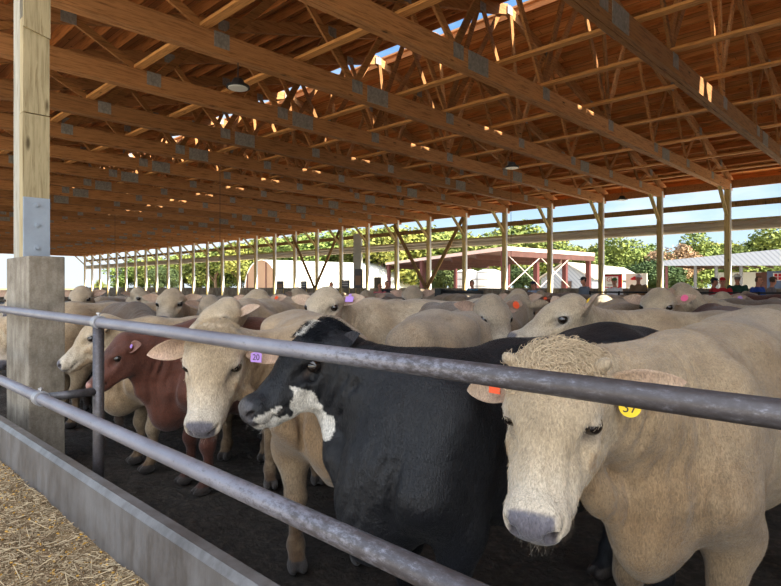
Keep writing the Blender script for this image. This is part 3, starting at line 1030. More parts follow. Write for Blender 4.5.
    F_.cone(pts[3] + np.array((0, 0, 0.06)), hp(0.015, 0, -0.10), 0.075, 0.075 * L, k=0.08)
    # dewlap folds from throat to brisket
    thr = hp(0.16, 0, -0.22)
    mid = (thr + np.array((0.34, 0, 0.72))) / 2 + np.array((0.03, 0, -0.03))
    F_.cone(thr, mid, 0.045, 0.04, k=0.09)
    F_.cone(mid, (0.33, 0, 0.66), 0.04, 0.045, k=0.09)
    # head
    hl = L
    E = lambda a, b, c, r, k=0.04, cut=False: F_.ell(hp(a, b, c), [r[0] * hl, r[1] * hl * HW, r[2] * hl], R=R, k=k * hl, cut=cut)
    Cn = lambda p, q, ra, rb, k=0.04, sc=1.0, cut=False: F_.cone(hp(*p), hp(*q), ra * hl, rb * hl, k=k * hl, lat=lat, sc=sc, cut=cut)
    E(0.075, 0, -0.075, (0.115, 0.118, 0.092), 0.05)                # poll / cranium
    E(0.015, 0, -0.035, (0.05, 0.075, 0.05), 0.05)
    E(0.16, 0, -0.075, (0.13, 0.112, 0.085), 0.05)                  # forehead
    Cn((0.17, 0, -0.075), (0.33, 0, -0.090), 0.080, 0.053, 0.06, 1.05)   # bridge
    Cn((0.33, 0, -0.090), (0.44, 0, -0.098), 0.053, 0.054, 0.05, 1.14)   # nose end
    E(0.443, 0, -0.095, (0.058, 0.070, 0.062), 0.035)               # muzzle pad
    E(0.445, 0.042, -0.085, (0.045, 0.031, 0.04), 0.03)
    E(0.445, -0.042, -0.085, (0.045, 0.031, 0.04), 0.03)
    E(0.42, 0, -0.150, (0.062, 0.054, 0.040), 0.02)                 # chin
    for s in (-1, 1):
        E(0.135, s * 0.092, -0.045, (0.048, 0.028, 0.028), 0.04)    # brow
        E(0.175, s * 0.070, -0.165, (0.100, 0.042, 0.085), 0.06)    # cheek
        Cn((0.19, s * 0.060, -0.205), (0.38, s * 0.035, -0.165), 0.048, 0.034, 0.05)   # jaw
        Cn((0.22, s * 0.078, -0.105), (0.37, s * 0.047, -0.115), 0.034, 0.032, 0.05)   # cheek ridge
        E(0.060, s * 0.108, -0.078, (0.044, 0.034, 0.040), 0.04)    # ear root
        if not lod:
            E(0.168, s * 0.112, -0.072, (0.042, 0.024, 0.033), 0.018)        # eyelids
            E(0.172, s * 0.128, -0.070, (0.029, 0.024, 0.021), 0.006, True)
            E(0.196, s * 0.112, -0.084, (0.018, 0.014, 0.006), 0.012, True)  # tear corner
            E(0.235, s * 0.098, -0.070, (0.05, 0.02, 0.02), 0.04, True)      # hollow before the eye
            E(0.487, s * 0.043, -0.078, (0.026, 0.015, 0.014), 0.008, True)  # nostrils
            E(0.470, s * 0.057, -0.072, (0.024, 0.013, 0.010), 0.008, True)
            Cn((0.470, s * 0.040, -0.135), (0.36, s * 0.074, -0.138), 0.004, 0.004, 0.014, 1, True)  # mouth
    if horn:
        for s in (-1, 1):
            Cn((0.025, s * 0.095, -0.03), (0.02, s * 0.132, 0.006), 0.022, 0.018, 0.010)
    if not lod:
        # skin folds on the neck and behind the shoulder
        for i in range(4):
            t = 0.55 + 0.1 * i
            p = A * (1 - t) ** 2 + 2 * M * t * (1 - t) + J * t * t
            dd = unit(2 * (M - A) * (1 - t) + 2 * (J - M) * t)
            lt = unit(np.cross(up, dd)); uu = np.cross(dd, lt)
            for s in (-1, 1):
                F_.cone(p + lt * s * (0.150 + 0.01 * i) + uu * 0.05, p + lt * s * 0.125 - uu * 0.13, 0.003, 0.003, k=0.05, cut=True)
        # fine creases that run down the neck
        sl_, g_ = F_._win((0.16, -0.4, 0.5), (1.0, 0.4, 1.6), 0.0)
        w_ = np.clip((g_[0] - 0.14) / 0.12, 0, 1)
        fd_ = unit((J - A) * (1, 1, 0.35))
        s0_ = g_[0] * fd_[0] + g_[1] * fd_[1] + g_[2] * fd_[2] * 0.4
        hd2 = np.clip(((g_[0] - poll[0]) * f[0] + (g_[1] - poll[1]) * f[1] + (g_[2] - poll[2]) * f[2]), -1, 1)
        dj = np.sqrt((g_[0] - J[0]) ** 2 + (g_[1] - J[1]) ** 2 + (g_[2] - J[2]) ** 2)
        w_ = w_ * np.clip((dj - 0.17) / 0.08, 0, 1)
        ph_ = s0_ * 105 + 1.6 * np.sin(g_[2] * 9 + seed) + 1.1 * np.sin(g_[2] * 23 + g_[1] * 14) + 0.9 * np.sin(g_[1] * 17 + seed)
        am_ = 0.0042 * (0.55 + 0.45 * np.sin(g_[2] * 7 + s0_ * 11 + seed))
        F_.d[sl_] += (w_ * am_ * (np.abs(np.sin(ph_ * 0.5)) * -2 + 1.2)).astype(np.float32)
        # lumpy muscle over the shoulder and chest
        sl_, g_ = F_._win((-1.3, -0.45, 0.45), (0.5, 0.45, 1.35), 0.0)
        F_.d[sl_] += (0.005 * np.sin(g_[0] * 13 + 2.0 * np.sin(g_[2] * 6 + seed)) * np.sin(g_[2] * 11 + 1.7 * np.sin(g_[0] * 7)) * (np.abs(g_[1]) > -1)).astype(np.float32)
        for s in (-1, 1):
            F_.cone((-0.20, s * 0.36 * g, 1.08), (-0.14, s * 0.32 * g, 0.80), 0.008, 0.008, k=0.07, cut=True)
            F_.cone((0.31, s * 0.205 * g, 1.00), (0.32, s * 0.19 * g, 0.76), 0.008, 0.008, k=0.06, cut=True)
    v, q = F_.mesh()
    if rise: v[:, 2] += rise * np.clip(-v[:, 0], 0, 1.3) * np.clip(v[:, 2] / 1.3, 0, 1)
    faces = [tuple(x) for x in q]
    nb = len(v)
    # ears
    inner = np.zeros(nb)
    ears = ears or ((0.0, 0.0), (0.0, 0.0))
    earinfo = []
    for s, (droop, back) in zip((-1, 1), ears):
        b0 = hp(0.060, s * 0.112, -0.078)
        d = lat * s + u * (0.12 - droop) - f * (0.10 + back)
        fc = f * 0.45 + u * 0.75 - lat * s * 0.1
        if back > 0.6: fc = lat * s + f * 0.2
        ev, ef, ei = leaf_ear(b0, d, fc, L=earL * hl, W=0.110 * hl)
        o = len(v)
        v = np.vstack([v, ev]); faces += [tuple(i + o for i in ff) for ff in ef]
        inner = np.concatenate([inner, ei])
        fcn = unit(fc - unit(d) * np.dot(fc, unit(d)))
        earinfo.append((b0, unit(d), fcn))
    # coat colour (pigment, dried mud, darker lower neck, chest, nostrils and mouth line)
    pr = (v - poll) / L
    a, b, c = pr @ f, pr @ lat / HW, pr @ u
    wid = np.where(a < 0.24, 0.150, 0.105)
    inhead = (a > -0.06) & (a < 0.56) & (np.abs(b) < wid) & (c < 0.08) & (c > -0.215 + 0.05 * (a > 0.3)) 
    col = np.tile(np.array(coat, float), (len(v), 1))
    n1 = vnoise(v, 9, seed); n2 = vnoise(v, 28, seed + 1); n3 = vnoise(v, 70, seed + 2)
    z = v[:, 2]
    sm = lambda x, e0, e1: np.clip((x - e0) / (e1 - e0), 0, 1) ** 2 * (3 - 2 * np.clip((x - e0) / (e1 - e0), 0, 1))

    def blend(w, c2):
        nonlocal col
        w = np.clip(w, 0, 1)[:, None]
        col = col * (1 - w) + np.array(c2, float) * w

    coat = np.array(coat, float)
    if style == 'cream':
        blend(0.35 * sm(n1, 0.0, 0.5), coat * (1.12, 1.15, 1.22))
        blend(0.55 * sm(-n1, 0.0, 0.6), coat * (0.72, 0.64, 0.55))
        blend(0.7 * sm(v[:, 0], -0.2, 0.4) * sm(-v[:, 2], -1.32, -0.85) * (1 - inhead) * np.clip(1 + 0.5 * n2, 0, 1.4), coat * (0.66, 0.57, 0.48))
        blend(0.30 * sm(n3, 0.2, 0.6) * (1 - inhead), coat * (0.6, 0.5, 0.42))
        face = inhead * sm(a, 0.24, 0.44) * sm(c, -0.20, -0.15)
        blend(0.5 * inhead, (0.52, 0.42, 0.29))
        blend(0.6 * face, (0.62, 0.55, 0.45))
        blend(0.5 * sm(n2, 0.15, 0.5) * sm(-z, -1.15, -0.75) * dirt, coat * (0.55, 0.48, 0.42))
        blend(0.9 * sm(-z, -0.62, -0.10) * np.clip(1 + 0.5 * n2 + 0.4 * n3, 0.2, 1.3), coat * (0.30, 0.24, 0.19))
        eyec = inhead * np.exp(-((a - 0.17) ** 2 + (c + 0.07) ** 2) / 0.035 ** 2) * (np.abs(b) > 0.06)
        blend(0.8 * eyec, (0.70, 0.64, 0.56))
        nosecol = (0.125, 0.115, 0.135)
    elif style == 'red':
        blend(0.3 * sm(n1, 0.0, 0.5), coat * 1.25)
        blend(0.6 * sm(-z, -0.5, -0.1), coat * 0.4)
        nosecol = (0.50, 0.25, 0.20)
    else:
        blend(0.3 * sm(n1, 0.0, 0.5), coat * 1.5)
        nosecol = (0.03, 0.03, 0.035)
    if style == 'black_white':
        j = 0.007 * n3 + 0.008 * n2
        W_ = (0.66, 0.62, 0.55)
        aj, cj = a + j, c + j
        ih2 = (a > 0.1) & (a < 0.56) & (np.abs(b) < 0.16) & (c < 0.05) & (c > -0.34)
        w = ih2 * (((cj < -0.088 - 0.25 * (0.47 - aj)) & (aj > 0.37)) | ((cj < -0.190) & (aj > 0.25)) | ((np.abs(aj - 0.295) < 0.050 * np.clip((-0.075 - cj) / 0.07, 0, 1))))
        w = w & ~((((a - 0.375) / 0.034) ** 2 + ((c + 0.142) / 0.020) ** 2) < 1)
        w = w + inhead * (np.abs(aj - 0.05) < 0.05) * (cj > -0.03) * (np.abs(b) < 0.016)
        blend(w.astype(float), W_)
        nosecol = (0.07, 0.065, 0.07)
    nose = inhead * sm(a, 0.444, 0.460) * sm(c, -0.136, -0.126) * sm(-np.abs(b), -0.064, -0.052)
    if style == 'cream' or style == 'black_white' or style == 'red':
        nose = nose * np.clip(1.15 + 0.3 * n3, 0, 1)
    blend(nose, nosecol)
    if not lod:
        for s in (-1, 1):
            e = inhead * np.exp(-(((a - 0.17) / 0.031) ** 2 + ((c + 0.073) / 0.021) ** 2) ** 2) * (b * s > 0.09)
            blend(0.9 * e, (0.05, 0.04, 0.035))
            e = inhead * np.exp(-(((a - 0.200) / 0.022) ** 2 + ((c + 0.088) / 0.009) ** 2)) * (b * s > 0.07)
            blend(0.75 * e, (0.12, 0.08, 0.06))
            e = np.exp(-(((a - 0.487) / 0.03) ** 2 + ((b - s * 0.045) / 0.018) ** 2 + ((c + 0.078) / 0.015) ** 2) ** 2)
            blend(0.95 * e * inhead, (0.03, 0.02, 0.02))
            e = inhead * np.exp(-((c + 0.1365) / 0.004) ** 2) * sm(a, 0.35, 0.38) * sm(np.abs(b), 0.03, 0.04)
            blend(0.55 * e, (0.10, 0.08, 0.07))
    blend((z < 0.065) * 1.0 * (inner == 0) * (a < 2), (0.05, 0.04, 0.035))
    pink = {'cream': (0.55, 0.36, 0.27), 'red': (0.35, 0.16, 0.11)}.get(style, (0.05, 0.04, 0.04))
    ie = np.concatenate([np.zeros(nb), inner[nb:]])
    blend(ie * (0.55 + 0.3 * n2), pink)

    me = bpy.data.meshes.new(name)
    me.from_pydata([tuple(x) for x in v], [], faces)
    me.polygons.foreach_set('use_smooth', [True] * len(me.polygons))
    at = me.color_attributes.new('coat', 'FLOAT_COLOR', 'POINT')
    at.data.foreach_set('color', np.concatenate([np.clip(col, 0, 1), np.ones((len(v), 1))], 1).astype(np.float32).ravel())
    # wetness of the nose pad
    wa = me.attributes.new('wet', 'FLOAT', 'POINT')
    wa.data.foreach_set('value', np.clip(nose, 0, 1).astype(np.float32))
    me.materials.append(mat)
    me.update()
    return me, dict(hp=hp, L=L, f=f, lat=lat, u=u, ears=earinfo, nb=nb)


def coat_material(name, rough=0.75, spec=0.25, grain=0.35, sheen=0.25, scale=1.0):
    m, t, b = mat_new(name)
    at = N(t, 'ShaderNodeAttribute', attribute_name='coat')
    wet = N(t, 'ShaderNodeAttribute', attribute_name='wet')
    co = N(t, 'ShaderNodeTexCoord')
    mp = N(t, 'ShaderNodeMapping')
    mp.inputs['Scale'].default_value = (1.2, 1, 0.35)
    t.links.new(co.outputs['Object'], mp.inputs[0])
    n1 = N(t, 'ShaderNodeTexNoise')                       # hair grain
    n1.inputs['Scale'].default_value = 170 * scale
    n1.inputs['Detail'].default_value = 4
    n1.inputs['Distortion'].default_value = 0.8
    t.links.new(mp.outputs[0], n1.inputs['Vector'])
    n2 = N(t, 'ShaderNodeTexNoise')                       # dusty, licked patches
    n2.inputs['Scale'].default_value = 5.5
    n2.inputs['Detail'].default_value = 9
    n2.inputs['Roughness'].default_value = 0.7
    t.links.new(co.outputs['Object'], n2.inputs['Vector'])
    r1 = ramp(t, [(0.30, 1 - grain * 1.2), (0.70, 1 + grain * 0.5)], n1.outputs['Fac'])
    r2 = ramp(t, [(0.30, 0.66), (0.52, 1.0), (0.72, 1.20)], n2.outputs['Fac'])
    m1 = N(t, 'ShaderNodeMix', data_type='RGBA', blend_type='MULTIPLY')
    m1.inputs['Factor'].default_value = 1
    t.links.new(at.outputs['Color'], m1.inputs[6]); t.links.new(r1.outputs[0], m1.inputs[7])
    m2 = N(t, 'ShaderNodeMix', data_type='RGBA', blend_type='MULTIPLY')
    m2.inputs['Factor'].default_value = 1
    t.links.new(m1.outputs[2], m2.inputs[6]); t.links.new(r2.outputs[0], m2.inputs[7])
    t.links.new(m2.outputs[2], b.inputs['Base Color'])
    rr = ramp(t, [(0.0, rough), (1.0, 0.30)], wet.outputs['Fac'])
    t.links.new(rr.outputs[0], b.inputs['Roughness'])
    b.inputs['Specular IOR Level'].default_value = spec
    b.inputs['Sheen Weight'].default_value = sheen
    b.inputs['Sheen Roughness'].default_value = 0.5
    bp = N(t, 'ShaderNodeBump')
    bp.inputs['Strength'].default_value = 0.75
    bp.inputs['Distance'].default_value = 0.006
    n3 = N(t, 'ShaderNodeTexNoise')
    n3.inputs['Scale'].default_value = 22
    n3.inputs['Detail'].default_value = 5
    t.links.new(co.outputs['Object'], n3.inputs['Vector'])
    s3 = N(t, 'ShaderNodeMath', operation='MULTIPLY_ADD')
    s3.inputs[1].default_value = 1.6
    t.links.new(n3.outputs['Fac'], s3.inputs[0]); t.links.new(n1.outputs['Fac'], s3.inputs[2])
    t.links.new(s3.outputs[0], bp.inputs['Height'])
    t.links.new(bp.outputs[0], b.inputs['Normal'])
    return m


M_CREAM = coat_material('cream_coat')
M_RED = coat_material('red_coat', rough=0.6, sheen=0.15)
M_BLACK = coat_material('black_coat', rough=0.44, spec=0.32, sheen=0.03, grain=0.45)
m, t, b = mat_new('eye_wet')
b.inputs['Base Color'].default_value = (0.012, 0.008, 0.006, 1)
b.inputs['Roughness'].default_value = 0.08
b.inputs['Coat Weight'].default_value = 0.6
M_EYE = m

_s = bmesh.new(); bmesh.ops.create_uvsphere(_s, u_segments=20, v_segments=12, radius=1.0)
for _f in _s.faces: _f.smooth = True
EYE = bpy.data.meshes.new('eye'); _s.to_mesh(EYE); _s.free(); EYE.materials.append(M_EYE)


def add_eyes(root, info):
    for s in (-1, 1):
        e = link('eye', EYE, None, root)
        e.location = info['hp'](0.171, s * 0.1035, -0.069)
        k = 0.0305 * info['L']
        e.scale = (k, k, k)
    return root


def tag_disc(root, info, side, mat, shape='round', r=0.034, text=None, at=0.55, drop=0.0, name='ear_tag', tmat=None, out=0.012):
    """plastic tag pinned in the hollow of an ear"""
    b0, d, fc = info['ears'][0 if side < 0 else 1]
    Lh = info['L']
    c = Vector(b0 + d * (0.20 * Lh * at) + fc * out) + Vector((0, 0, -drop))
    z = Vector(fc); y = Vector((0, 0, 1)); y = (y - z * y.dot(z)).normalized(); x = y.cross(z)
    M = Matrix((x, y, z)).transposed()
    mb = MB()
    if shape == 'round':
        poly = [(r * math.cos(i * math.pi / 12), r * math.sin(i * math.pi / 12)) for i in range(24)]
    else:
        poly = [(-r, -r * 0.9), (r, -r * 0.9), (r, r * 0.5), (r * 0.35, r * 0.7), (r * 0.3, r * 1.3), (-r * 0.3, r * 1.3), (-r * 0.35, r * 0.7), (-r, r * 0.5)]
    mb.prism(poly, 'z', -0.0015, 0.0015)
    mb.tube([(0, r * 0.8 if shape != 'round' else 0, 0.0), (0, r * 0.8 if shape != 'round' else 0, 0.006)], 0.007, 12)
    o = mb.build(name, mat, root)
    o.matrix_local = Matrix.Translation(c) @ M.to_4x4()
    if text:
        tcu = bpy.data.curves.new('tag_number', 'FONT')
        tcu.body = text; tcu.size = r * 1.35; tcu.align_x = 'CENTER'; tcu.align_y = 'CENTER'; tcu.extrude = 0.0006
        to = bpy.data.objects.new('tag_number', tcu); COL.objects.link(to)
        dg = bpy.context.evaluated_depsgraph_get(); dg.update()
        tme = bpy.data.meshes.new_from_object(to.evaluated_get(dg)); bpy.data.objects.remove(to)
        to = link('tag_number', tme, tmat, o)
        to.location = (0, -r * 0.15, 0.0022)
    return o


# hair: short coat, curls on the poll, whiskers
def hair_material(name, rough=0.55):
    m, t, b = mat_new(name)
    at = N(t, 'ShaderNodeAttribute', attribute_name='hue')
    t.links.new(at.outputs['Color'], b.inputs['Base Color'])
    b.inputs['Roughness'].default_value = rough
    b.inputs['Specular IOR Level'].default_value = 0.1
    return m


M_HAIR = hair_material('coat_hair')


def fur(root, me, info, n, length, radius, mask, curl=0.0, name='coat_hair', lift=0.35, seed=0, flow=None, gain=1.0, npt=4, turns=2.0):
    rs = np.random.RandomState(seed)
    nv = len(me.vertices)
    co = np.empty(nv * 3, np.float32); me.vertices.foreach_get('co', co); co = co.reshape(-1, 3).astype(float)
    no = np.empty(nv * 3, np.float32); me.vertices.foreach_get('normal', no); no = no.reshape(-1, 3).astype(float)
    cc = np.empty(nv * 4, np.float32); me.color_attributes['coat'].data.foreach_get('color', cc); cc = cc.reshape(-1, 4)[:, :3]
    pr = (co - info['hp'](0, 0, 0)) / info['L']
    a, b, c = pr @ info['f'], pr @ info['lat'], pr @ info['u']
    ok = np.nonzero(mask(co, a, b, c, no) & (np.arange(nv) < info['nb']))[0]
    if not len(ok): return
    idx = rs.choice(ok, n)
    nn = no[idx]
    jit = rs.normal(size=(n, 3)) * 0.006
    jit -= nn * (jit * nn).sum(1)[:, None]
    base = co[idx] + jit - nn * 0.001
    if flow is None:
        fl = np.tile(np.array((-1.0, 0, -0.35)), (n, 1))
        hd_ = (a[idx] > 0.0) & (a[idx] < 0.55) & (np.abs(b[idx]) < 0.16) & (c[idx] > -0.25)
        fl[hd_] = info['f'] * 0.8 - info['u'] * 0.2
    else:
        fl = flow(co[idx], a[idx], b[idx], c[idx])
    fl = fl + rs.normal(size=(n, 3)) * 0.22
    fl -= nn * (fl * nn).sum(1)[:, None]
    fl /= np.linalg.norm(fl, axis=1)[:, None] + 1e-6
    side = np.cross(nn, fl)
    ln = length * rs.uniform(0.6, 1.3, n)
    ph = rs.uniform(0, 6.28, n)
    P_ = np.zeros((n, npt, 3))
    for k in range(npt):
        t = k / (npt - 1)
        P_[:, k] = base + fl * (ln * t)[:, None] + nn * (ln * (lift * t - 0.12 * t * t))[:, None]
        if curl:
            P_[:, k] += (side * (np.cos(ph + t * 6.28 * turns) - np.cos(ph))[:, None] + nn * (np.sin(ph + t * 6.28 * turns) * 0.5 + 0.5)[:, None]) * curl * min(1, t * 3)
    hc = bpy.data.hair_curves.new(name)
    hc.add_curves([npt] * n)
    hc.attributes['position'].data.foreach_set('vector', P_.astype(np.float32).ravel())
    ra = hc.attributes.get('radius') or hc.attributes.new('radius', 'FLOAT', 'POINT')
    ra.data.foreach_set('value', np.tile(np.linspace(1, 0.25, npt) * radius, n).astype(np.float32))
    ha = hc.attributes.new('hue', 'FLOAT_COLOR', 'CURVE')
    col = np.clip(cc[idx] * rs.uniform(0.75, 1.25, (n, 1)) * gain, 0, 1)
    ha.data.foreach_set('color', np.concatenate([col, np.ones((n, 1))], 1).astype(np.float32).ravel())
    hc.materials.append(M_HAIR)
    o = bpy.data.objects.new(name, hc); COL.objects.link(o); o.parent = root
    o['kind'] = 'stuff'
    return o
# ------------------------------------------------------------------ the herd
CREAM = rgb(178, 155, 124)
REDC = rgb(90, 50, 36)
BLK = (0.007, 0.0075, 0.010)
M_TAGO = plain('tag_orange', rgb(236, 92, 52), rough=0.4, nscale=5, var=0.05)
M_TAGY = plain('tag_yellow', rgb(240, 200, 40), rough=0.4, nscale=5, var=0.05)
M_TAGP = plain('tag_purple', rgb(180, 140, 215), rough=0.4, nscale=5, var=0.05)
M_TAGK = plain('tag_pink', rgb(240, 110, 150), rough=0.4, nscale=5, var=0.05)
M_TAGG = plain('tag_green', rgb(60, 160, 110), rough=0.4, nscale=5, var=0.05)
M_INK = plain('tag_ink', (0.03, 0.03, 0.03), rough=0.6)
MATS = {'cream': M_CREAM, 'red': M_RED, 'black': M_BLACK, 'black_white': M_BLACK}
COATS = {'cream': CREAM, 'red': REDC, 'black': BLK, 'black_white': BLK}
TAKEN = []


R_, V_ = (C_, S_), (-S_, C_)          # image-right and away directions on the ground
def hd(r, v): return (R_[0] * r + V_[0] * v, R_[1] * r + V_[1] * v)


def take(x, y, hx, hy, s=1.0):
    n = math.hypot(hx, hy); hx, hy = hx / n, hy / n
    for k in (0.25, -0.25, -0.75, -1.25):
        TAKEN.append((x + hx * k * s, y + hy * k * s))


def MZ(px, py, poll, Lh=0.51):
    """muzzle point on the pixel's ray, nearer than the poll, one head length away"""
    best = None
    d0 = proj(poll)[2]
    for k in range(0, 140):
        q = P(px, py, d0 - k * 0.005)
        e = abs((q - poll).length - Lh)
        if best is None or e < best[0]: best = (e, q)
    return best[1]


def hero(label, origin, heading, poll, muz, style='cream', s=1.0, h=0.012, coat=None, tags=(), neckmid=None, group=None, **kw):
    """a steer posed from world points: forefeet at origin, body behind it opposite to heading"""
    ang = math.atan2(heading[1], heading[0])
    c_, s_ = math.cos(ang), math.sin(ang)

    def loc(p):
        dx, dy = p[0] - origin[0], p[1] - origin[1]
        return ((dx * c_ + dy * s_) / s, (-dx * s_ + dy * c_) / s, p[2] / s)

    me, info = cow_mesh('steer', loc(poll), loc(muz), MATS[style], h=h, style=style, coat=coat or COATS[style],
                        neckmid=loc(neckmid) if neckmid is not None else None, **kw)
    o = link('steer', me)
    o.location = (origin[0], origin[1], 0.0)
    o.rotation_euler = (0, 0, ang)
    o.scale = (s, s, s)
    add_eyes(o, info)
    for tg in tags: tag_disc(o, info, **tg)
    tag(o, label, 'steer', group or 'steers at the feed rail')
    take(origin[0], origin[1], heading[0], heading[1], s)
    return o, info


big, big_i = hero('large cream steer at the right edge, head under the rail, curly poll and yellow tag',
                  (-0.73, 2.34), (-0.05, -1), P(556, 356, 1.80), P(524, 526, 1.50), s=0.925, h=0.010, rise=0.06,
                  ears=((0.55, -0.05), (-0.02, 0.05)), horn=True, girth=1.0, seed=3, neckmid=(-0.76, 1.88, 1.13), earL=0.225,
                  tags=(dict(side=-1, mat=M_TAGO, shape='flag', r=0.026, at=0.42), dict(side=1, mat=M_TAGY, r=0.034, text='37', tmat=M_INK, at=0.42, drop=0.060, out=0.02)))
blk, blk_i = hero('black steer with white muzzle patches, head turned left behind the upper rail',
                  (-1.47, 1.77), (-0.30, -0.95), P(322, 326, 2.45), P(232, 402, 2.22), style='black_white', s=0.87, h=0.010, rise=0.08,
                  ears=((0.0, 0.6), (-0.25, 0.6)), earL=0.15, seed=5, neckmid=(-1.66, 1.62, 1.06))
c3, c3_i = hero('cream steer facing the camera left of the black one, with purple number tag',
                (-2.46, 2.05), hd(0.30, -0.95), P(214, 327, 2.78), P(195, 430, 2.52), s=0.93, h=0.011, coat=rgb(166, 142, 112),
                ears=((0.30, -0.25), (-0.05, -0.55)), earL=0.24, neckmid=P(262, 375, 3.25), seed=8, tags=(dict(side=1, mat=M_TAGP, shape='sq', r=0.032, text='20', tmat=M_INK, at=0.55, drop=0.02, out=0.03),))
red, red_i = hero('red-brown steer behind the pipe post, nose pointing left',
                  (-4.02, 2.15), (-0.1, -1), P(122, 336, 3.95), P(80, 385, 3.80), style='red', s=0.88, h=0.014, ears=((0.2, 0.3), (0.2, 0.3)), seed=9,
                  tags=(dict(side=1, mat=M_TAGP, r=0.016, at=0.4),))
c1, c1_i = hero('cream steer in profile between the concrete pier and the pipe post',
                (-4.82, 2.10), (-0.1, -1), P(101, 317, 4.62), P(51, 361, 4.45), s=0.87, h=0.014, ears=((0.0, 0.5), (0.0, 0.5)), seed=10)
c0_, _ = hero('cream steer mostly hidden at the far left beyond the concrete pier',
              (-6.9, 2.15), (0.0, -1), P(-8, 318, 6.3), P(2, 362, 6.0), s=0.93, h=0.016, seed=11)
c6, c6_i = hero('cream steer in left profile above the big steer, ear up with small yellow tag',
                tuple(P(655, 300, 4.25).xy), (-0.86, -0.5), P(573, 297, 3.95), MZ(504, 331, P(573, 297, 3.95), 0.55), s=0.93, h=0.012, coat=rgb(180, 158, 128),
                ears=((-0.35, 0.25), (-0.55, 0.35)), seed=12, group='steers behind the front row',
                tags=(dict(side=1, mat=M_TAGY, r=0.020, at=0.6), dict(side=-1, mat=M_TAGO, r=0.02, at=0.4)))
c7, c7_i = hero('cream steer with its head low and one ear out behind the tagged facing steer',
                tuple(P(248, 300, 5.1).xy), hd(-0.1, -1), P(228, 300, 4.35), MZ(172, 334, P(228, 300, 4.35)), s=0.97, h=0.013, seed=13,
                ears=((0.1, 0.1), (0.0, 0.5)), group='steers behind the front row')
cb, cb_i = hero('pale steer looking at the camera with a purple tag, above the black head',
                tuple(P(372, 300, 5.35).xy), hd(-1, -0.3), P(327, 289, 4.75), MZ(303, 322, P(326, 290, 4.75)), s=0.97, h=0.014, seed=14, coat=rgb(200, 180, 152),
                ears=((0.0, 0.0), (0.0, 0.1)), group='steers behind the front row',
                tags=(dict(side=1, mat=M_TAGP, shape='sq', r=0.035, at=0.4),))
cc, _ = hero('cream steer facing left with an orange tag, left of the red rump',
             tuple(P(300, 300, 6.4).xy), hd(-1, -0.2), P(258, 291, 5.8), MZ(228, 317, P(257, 292, 5.8)), s=0.95, h=0.014, seed=15,
             ears=((0.0, 0.1), (0.0, 0.3)), group='steers behind the front row', tags=(dict(side=1, mat=M_TAGO, r=0.02, at=0.5),))
ch, _ = hero('cream steer facing the camera with a pink tag, right half of the herd',
             tuple(P(668, 300, 6.3).xy), hd(0.1, -1), P(659, 290, 5.5), MZ(645, 322, P(658, 292, 5.5)), s=0.94, h=0.014, seed=16,
             ears=((0.0, 0.0), (-0.1, 0.0)), group='steers behind the front row', tags=(dict(side=1, mat=M_TAGK, r=0.035, at=0.5),))
cl_, _ = hero('cream steer facing the camera beyond the grey-brown backs at the left',
              tuple(P(180, 300, 7.3).xy), hd(0.1, -1), P(172, 290, 6.5), MZ(160, 316, P(171, 292, 6.5)), s=0.94, h=0.014, seed=17,
              ears=((0.0, 0.0), (0.0, 0.0)), group='steers behind the front row')

# ---- prototypes shared by the rest of the herd
POSES = {
    'alert': ((0.70, 0.0, 1.70), (1.08, 0.0, 1.38), {}),
    'ahead': ((0.80, 0.0, 1.50), (1.14, 0.0, 1.14), {}),
    'low': ((0.80, 0.0, 1.12), (0.98, 0.0, 0.66), {}),
    'leftward': ((0.62, 0.24, 1.68), (0.84, 0.62, 1.40), {}),
    'rightward': ((0.62, -0.24, 1.66), (0.84, -0.60, 1.36), {}),
}
PROTO = {}


def proto(pose, style, tone=0):
    key = (pose, style, tone)
    if key not in PROTO:
        p_, m_, kw = POSES[pose]
        ct = {('cream', 0): rgb(154, 134, 110), ('cream', 1): rgb(182, 166, 142), ('cream', 2): rgb(116, 99, 84), ('red', 0): REDC, ('black', 0): BLK}[(style, tone)]
        PROTO[key] = cow_mesh('steer', p_, m_, MATS[style], h=0.018, style=style, coat=ct, seed=20 + len(PROTO), ears=((0.05, 0.15), (0.05, 0.2)))
    return PROTO[key]


HERD = []
rg = random.Random(11)


def put(x, y, hx, hy, pose='ahead', style='cream', tone=0, s=0.95, label=None, tagm=None):
    me, info = proto(pose, style, tone)
    o = link('steer', me)
    o.location = (x, y, 0)
    o.rotation_euler = (0, 0, math.atan2(hy, hx))
    o.scale = (s, s, s)
    pj = proj((x, y, 1.4))
    if pj[2] < 11: add_eyes(o, info)
    if tagm and pj[2] < 12:
        tag_disc(o, info, side=rg.choice((-1, 1)), mat=tagm, r=0.03, at=0.55)
    take(x, y, hx, hy, s)
    HERD.append((o, pj, style, tone, pose, label))
    return o


def at(px, d): v = P(px, 300, d); return v.x, v.y

